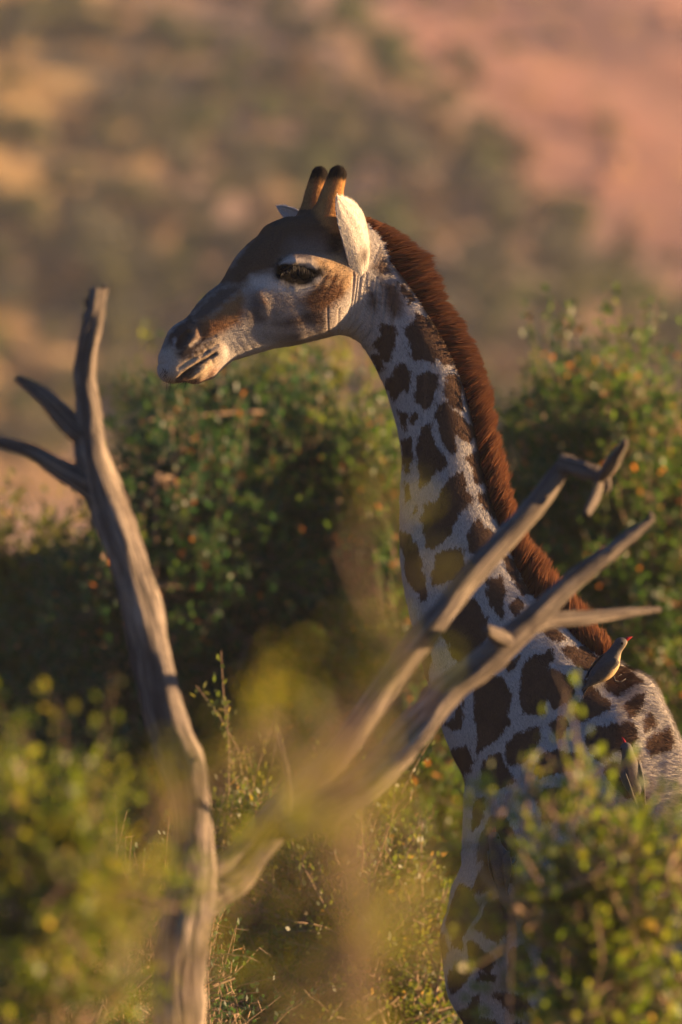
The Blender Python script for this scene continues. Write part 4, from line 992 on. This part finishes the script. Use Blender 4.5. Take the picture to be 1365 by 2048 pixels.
def oxpecker(label, pos, fwd, up, scale=1.0):
    o = thing('oxpecker', label, 'bird', pos, 'oxpeckers clinging to the giraffe')
    X = nrm(fwd); Zv = nrm(up - X * np.dot(up, X)); Yv = np.cross(Zv, X); M = np.stack([X, Yv, Zv], 1)
    def add(name, V, F, mat, par=o, col=None, smooth=True):
        me = mesh(name, (np.asarray(V) * scale) @ M.T, F, mat, smooth, {'col': col} if col is not None else None)
        c = bpy.data.objects.new(name, me); COL.objects.link(c); c.parent = par; return c
    V, F = ellip_tube([(-.055, .006, .010, .008), (-.040, .002, .022, .020), (-.010, .0, .030, .028), (.025, .008, .028, .027), (.045, .020, .020, .020), (.058, .028, .0165, .017), (.072, .032, .0165, .016), (.083, .031, .012, .011), (.088, .030, .006, .006)])
    side = np.clip((V[:, 2] - np.interp(V[:, 0], [-.05, 0, .05, .09], [-.002, -.006, .012, .026])) / .010 + .5, 0, 1)[:, None]
    c = BUFF * (1 - side) + GREY * side
    b = add('body', V, F, G['bird'], col=c)
    V, F = ellip_tube([(.084, .0305, .0055, .006), (.094, .029, .0045, .0055), (.103, .026, .002, .0025), (.106, .0245, .0004, .0004)], 10); add('bill', V, F, G['bill'])
    for s in (1, -1):
        V, F = sphere(np.array([.073, s * .0150, .036]), .0038, 12, 8); add('eye', V, clean(F), G['eye'])
        Q = []
        for i, u in enumerate(np.linspace(0, 1, 14)):
            x = .036 - .125 * u; hh = .024 * math.sin(math.pi * min(1, .12 + .9 * u)) ** .7 * (1 - u ** 3) + .002
            yc = s * (.0295 * (1 - .75 * u ** 1.6) + .001); zc = .012 - .012 * u
            for v in np.linspace(-1, 1, 7): Q.append([x, yc - s * .010 * v * v * (1 - u) + s * .0025, zc + hh * v * .85])
        Q = np.array(Q); Q2 = Q - np.array([0, s * .003, 0]); n0 = len(Q)
        F = [(i * 7 + j, i * 7 + j + 1, (i + 1) * 7 + j + 1, (i + 1) * 7 + j) for i in range(13) for j in range(6)]
        F = F + [tuple(n0 + k for k in f[::-1]) for f in F]
        rim = list(range(7)) + [i * 7 + 6 for i in range(1, 14)] + [13 * 7 + j for j in range(5, -1, -1)] + [i * 7 for i in range(12, 0, -1)]
        F += [(b_, a_, n0 + a_, n0 + b_) for a_, b_ in zip(rim, rim[1:] + rim[:1])]
        sh = rng.uniform(.85, 1.1, (n0, 1)); add('wing', np.concatenate([Q, Q2]), F, G['bird'], col=np.concatenate([GREY * sh * .95, DARK * sh]))
        lg = tube([[.0, s * .012, -.020], [-.004, s * .016, -.038], [.006, s * .018, -.050], [.022, s * .018, -.052]], [.004, .0025, .0022, .0012], 6); add('leg', lg[0], clean(lg[1]), G['bleg'])
    for k, yy in enumerate((-.012, -.006, 0, .006, .012)):
        V = [[-.045, yy * .4 - .005, .006], [-.045, yy * .4 + .005, .006], [-.115 + abs(yy) * 1.2, yy + .0055, -.012], [-.128 + abs(yy) * 1.5, yy, -.015], [-.115 + abs(yy) * 1.2, yy - .0055, -.012]]
        V = np.array(V) + np.array([0, 0, .0006 * k]); V2 = V - np.array([0, 0, .0012]); 
        F = [(0, 1, 2, 3, 4), (9, 8, 7, 6, 5)] + [(i, 5 + i, 5 + (i + 1) % 5, (i + 1) % 5) for i in range(5)]
        add('tail_feather', np.concatenate([V, V2]), F, G['bird'], col=np.tile(DARK, (10, 1)), smooth=False)
    return o
def on_body(px, py, off):
    """where the view line meets the animal's coat, moved out along it"""
    d = nrm(U(px, py, 0) - CAM); tt = 29.2; 
    for _ in range(200):
        p = CAM + d * tt; s = sdf(p[None])[0]
        if s < .001 or tt > 33: break
        tt += max(min(s, .05) * .7, .001)
    return CAM + d * (tt - off)
p1 = U(1214, 1336, yb(1230) - .095)
oxpecker('oxpecker with red bill perched upright on the withers of the giraffe', p1, np.array([.74, 0, .60]), np.array([-.55, -.45, .7]), 1.0)
p2 = on_body(1264, 1552, .078)
oxpecker('oxpecker with sunlit wing clinging to the flank of the giraffe behind leaves', p2, np.array([-.30, .1, .95]), np.array([.25, -.95, 0]), 1.0)
p3 = on_body(1003, 1728, .06)
oxpecker('dark oxpecker hanging on the chest of the giraffe beside the leaves', p3, np.array([-.05, -.05, 1]), np.array([-.5, -.85, 0]), 1.0)
print('birds', round(time.time() - T0, 1))

# ------------------------------------------------------------------ haze over the valley
hb = [(-1500, -450, -1.6), (1500, 2500, 46.0)]
V = np.array([[x, y, z] for z in (hb[0][2], hb[1][2]) for y in (hb[0][1], hb[1][1]) for x in (hb[0][0], hb[1][0])], float)
t = NT('haze_air'); pv = t.n('ShaderNodeVolumePrincipled', {'Color': (.86, .90, 1.0, 1), 'Density': 0.0003, 'Anisotropy': 0.0}); t.t.links.new(pv.outputs[0], t.out.inputs[1])
hz_o = put('haze', V, [(2, 3, 1, 0), (4, 5, 7, 6), (0, 1, 5, 4), (2, 6, 7, 3), (0, 4, 6, 2), (1, 3, 7, 5)], t.m, smooth=False); hz_o['kind'] = 'stuff'
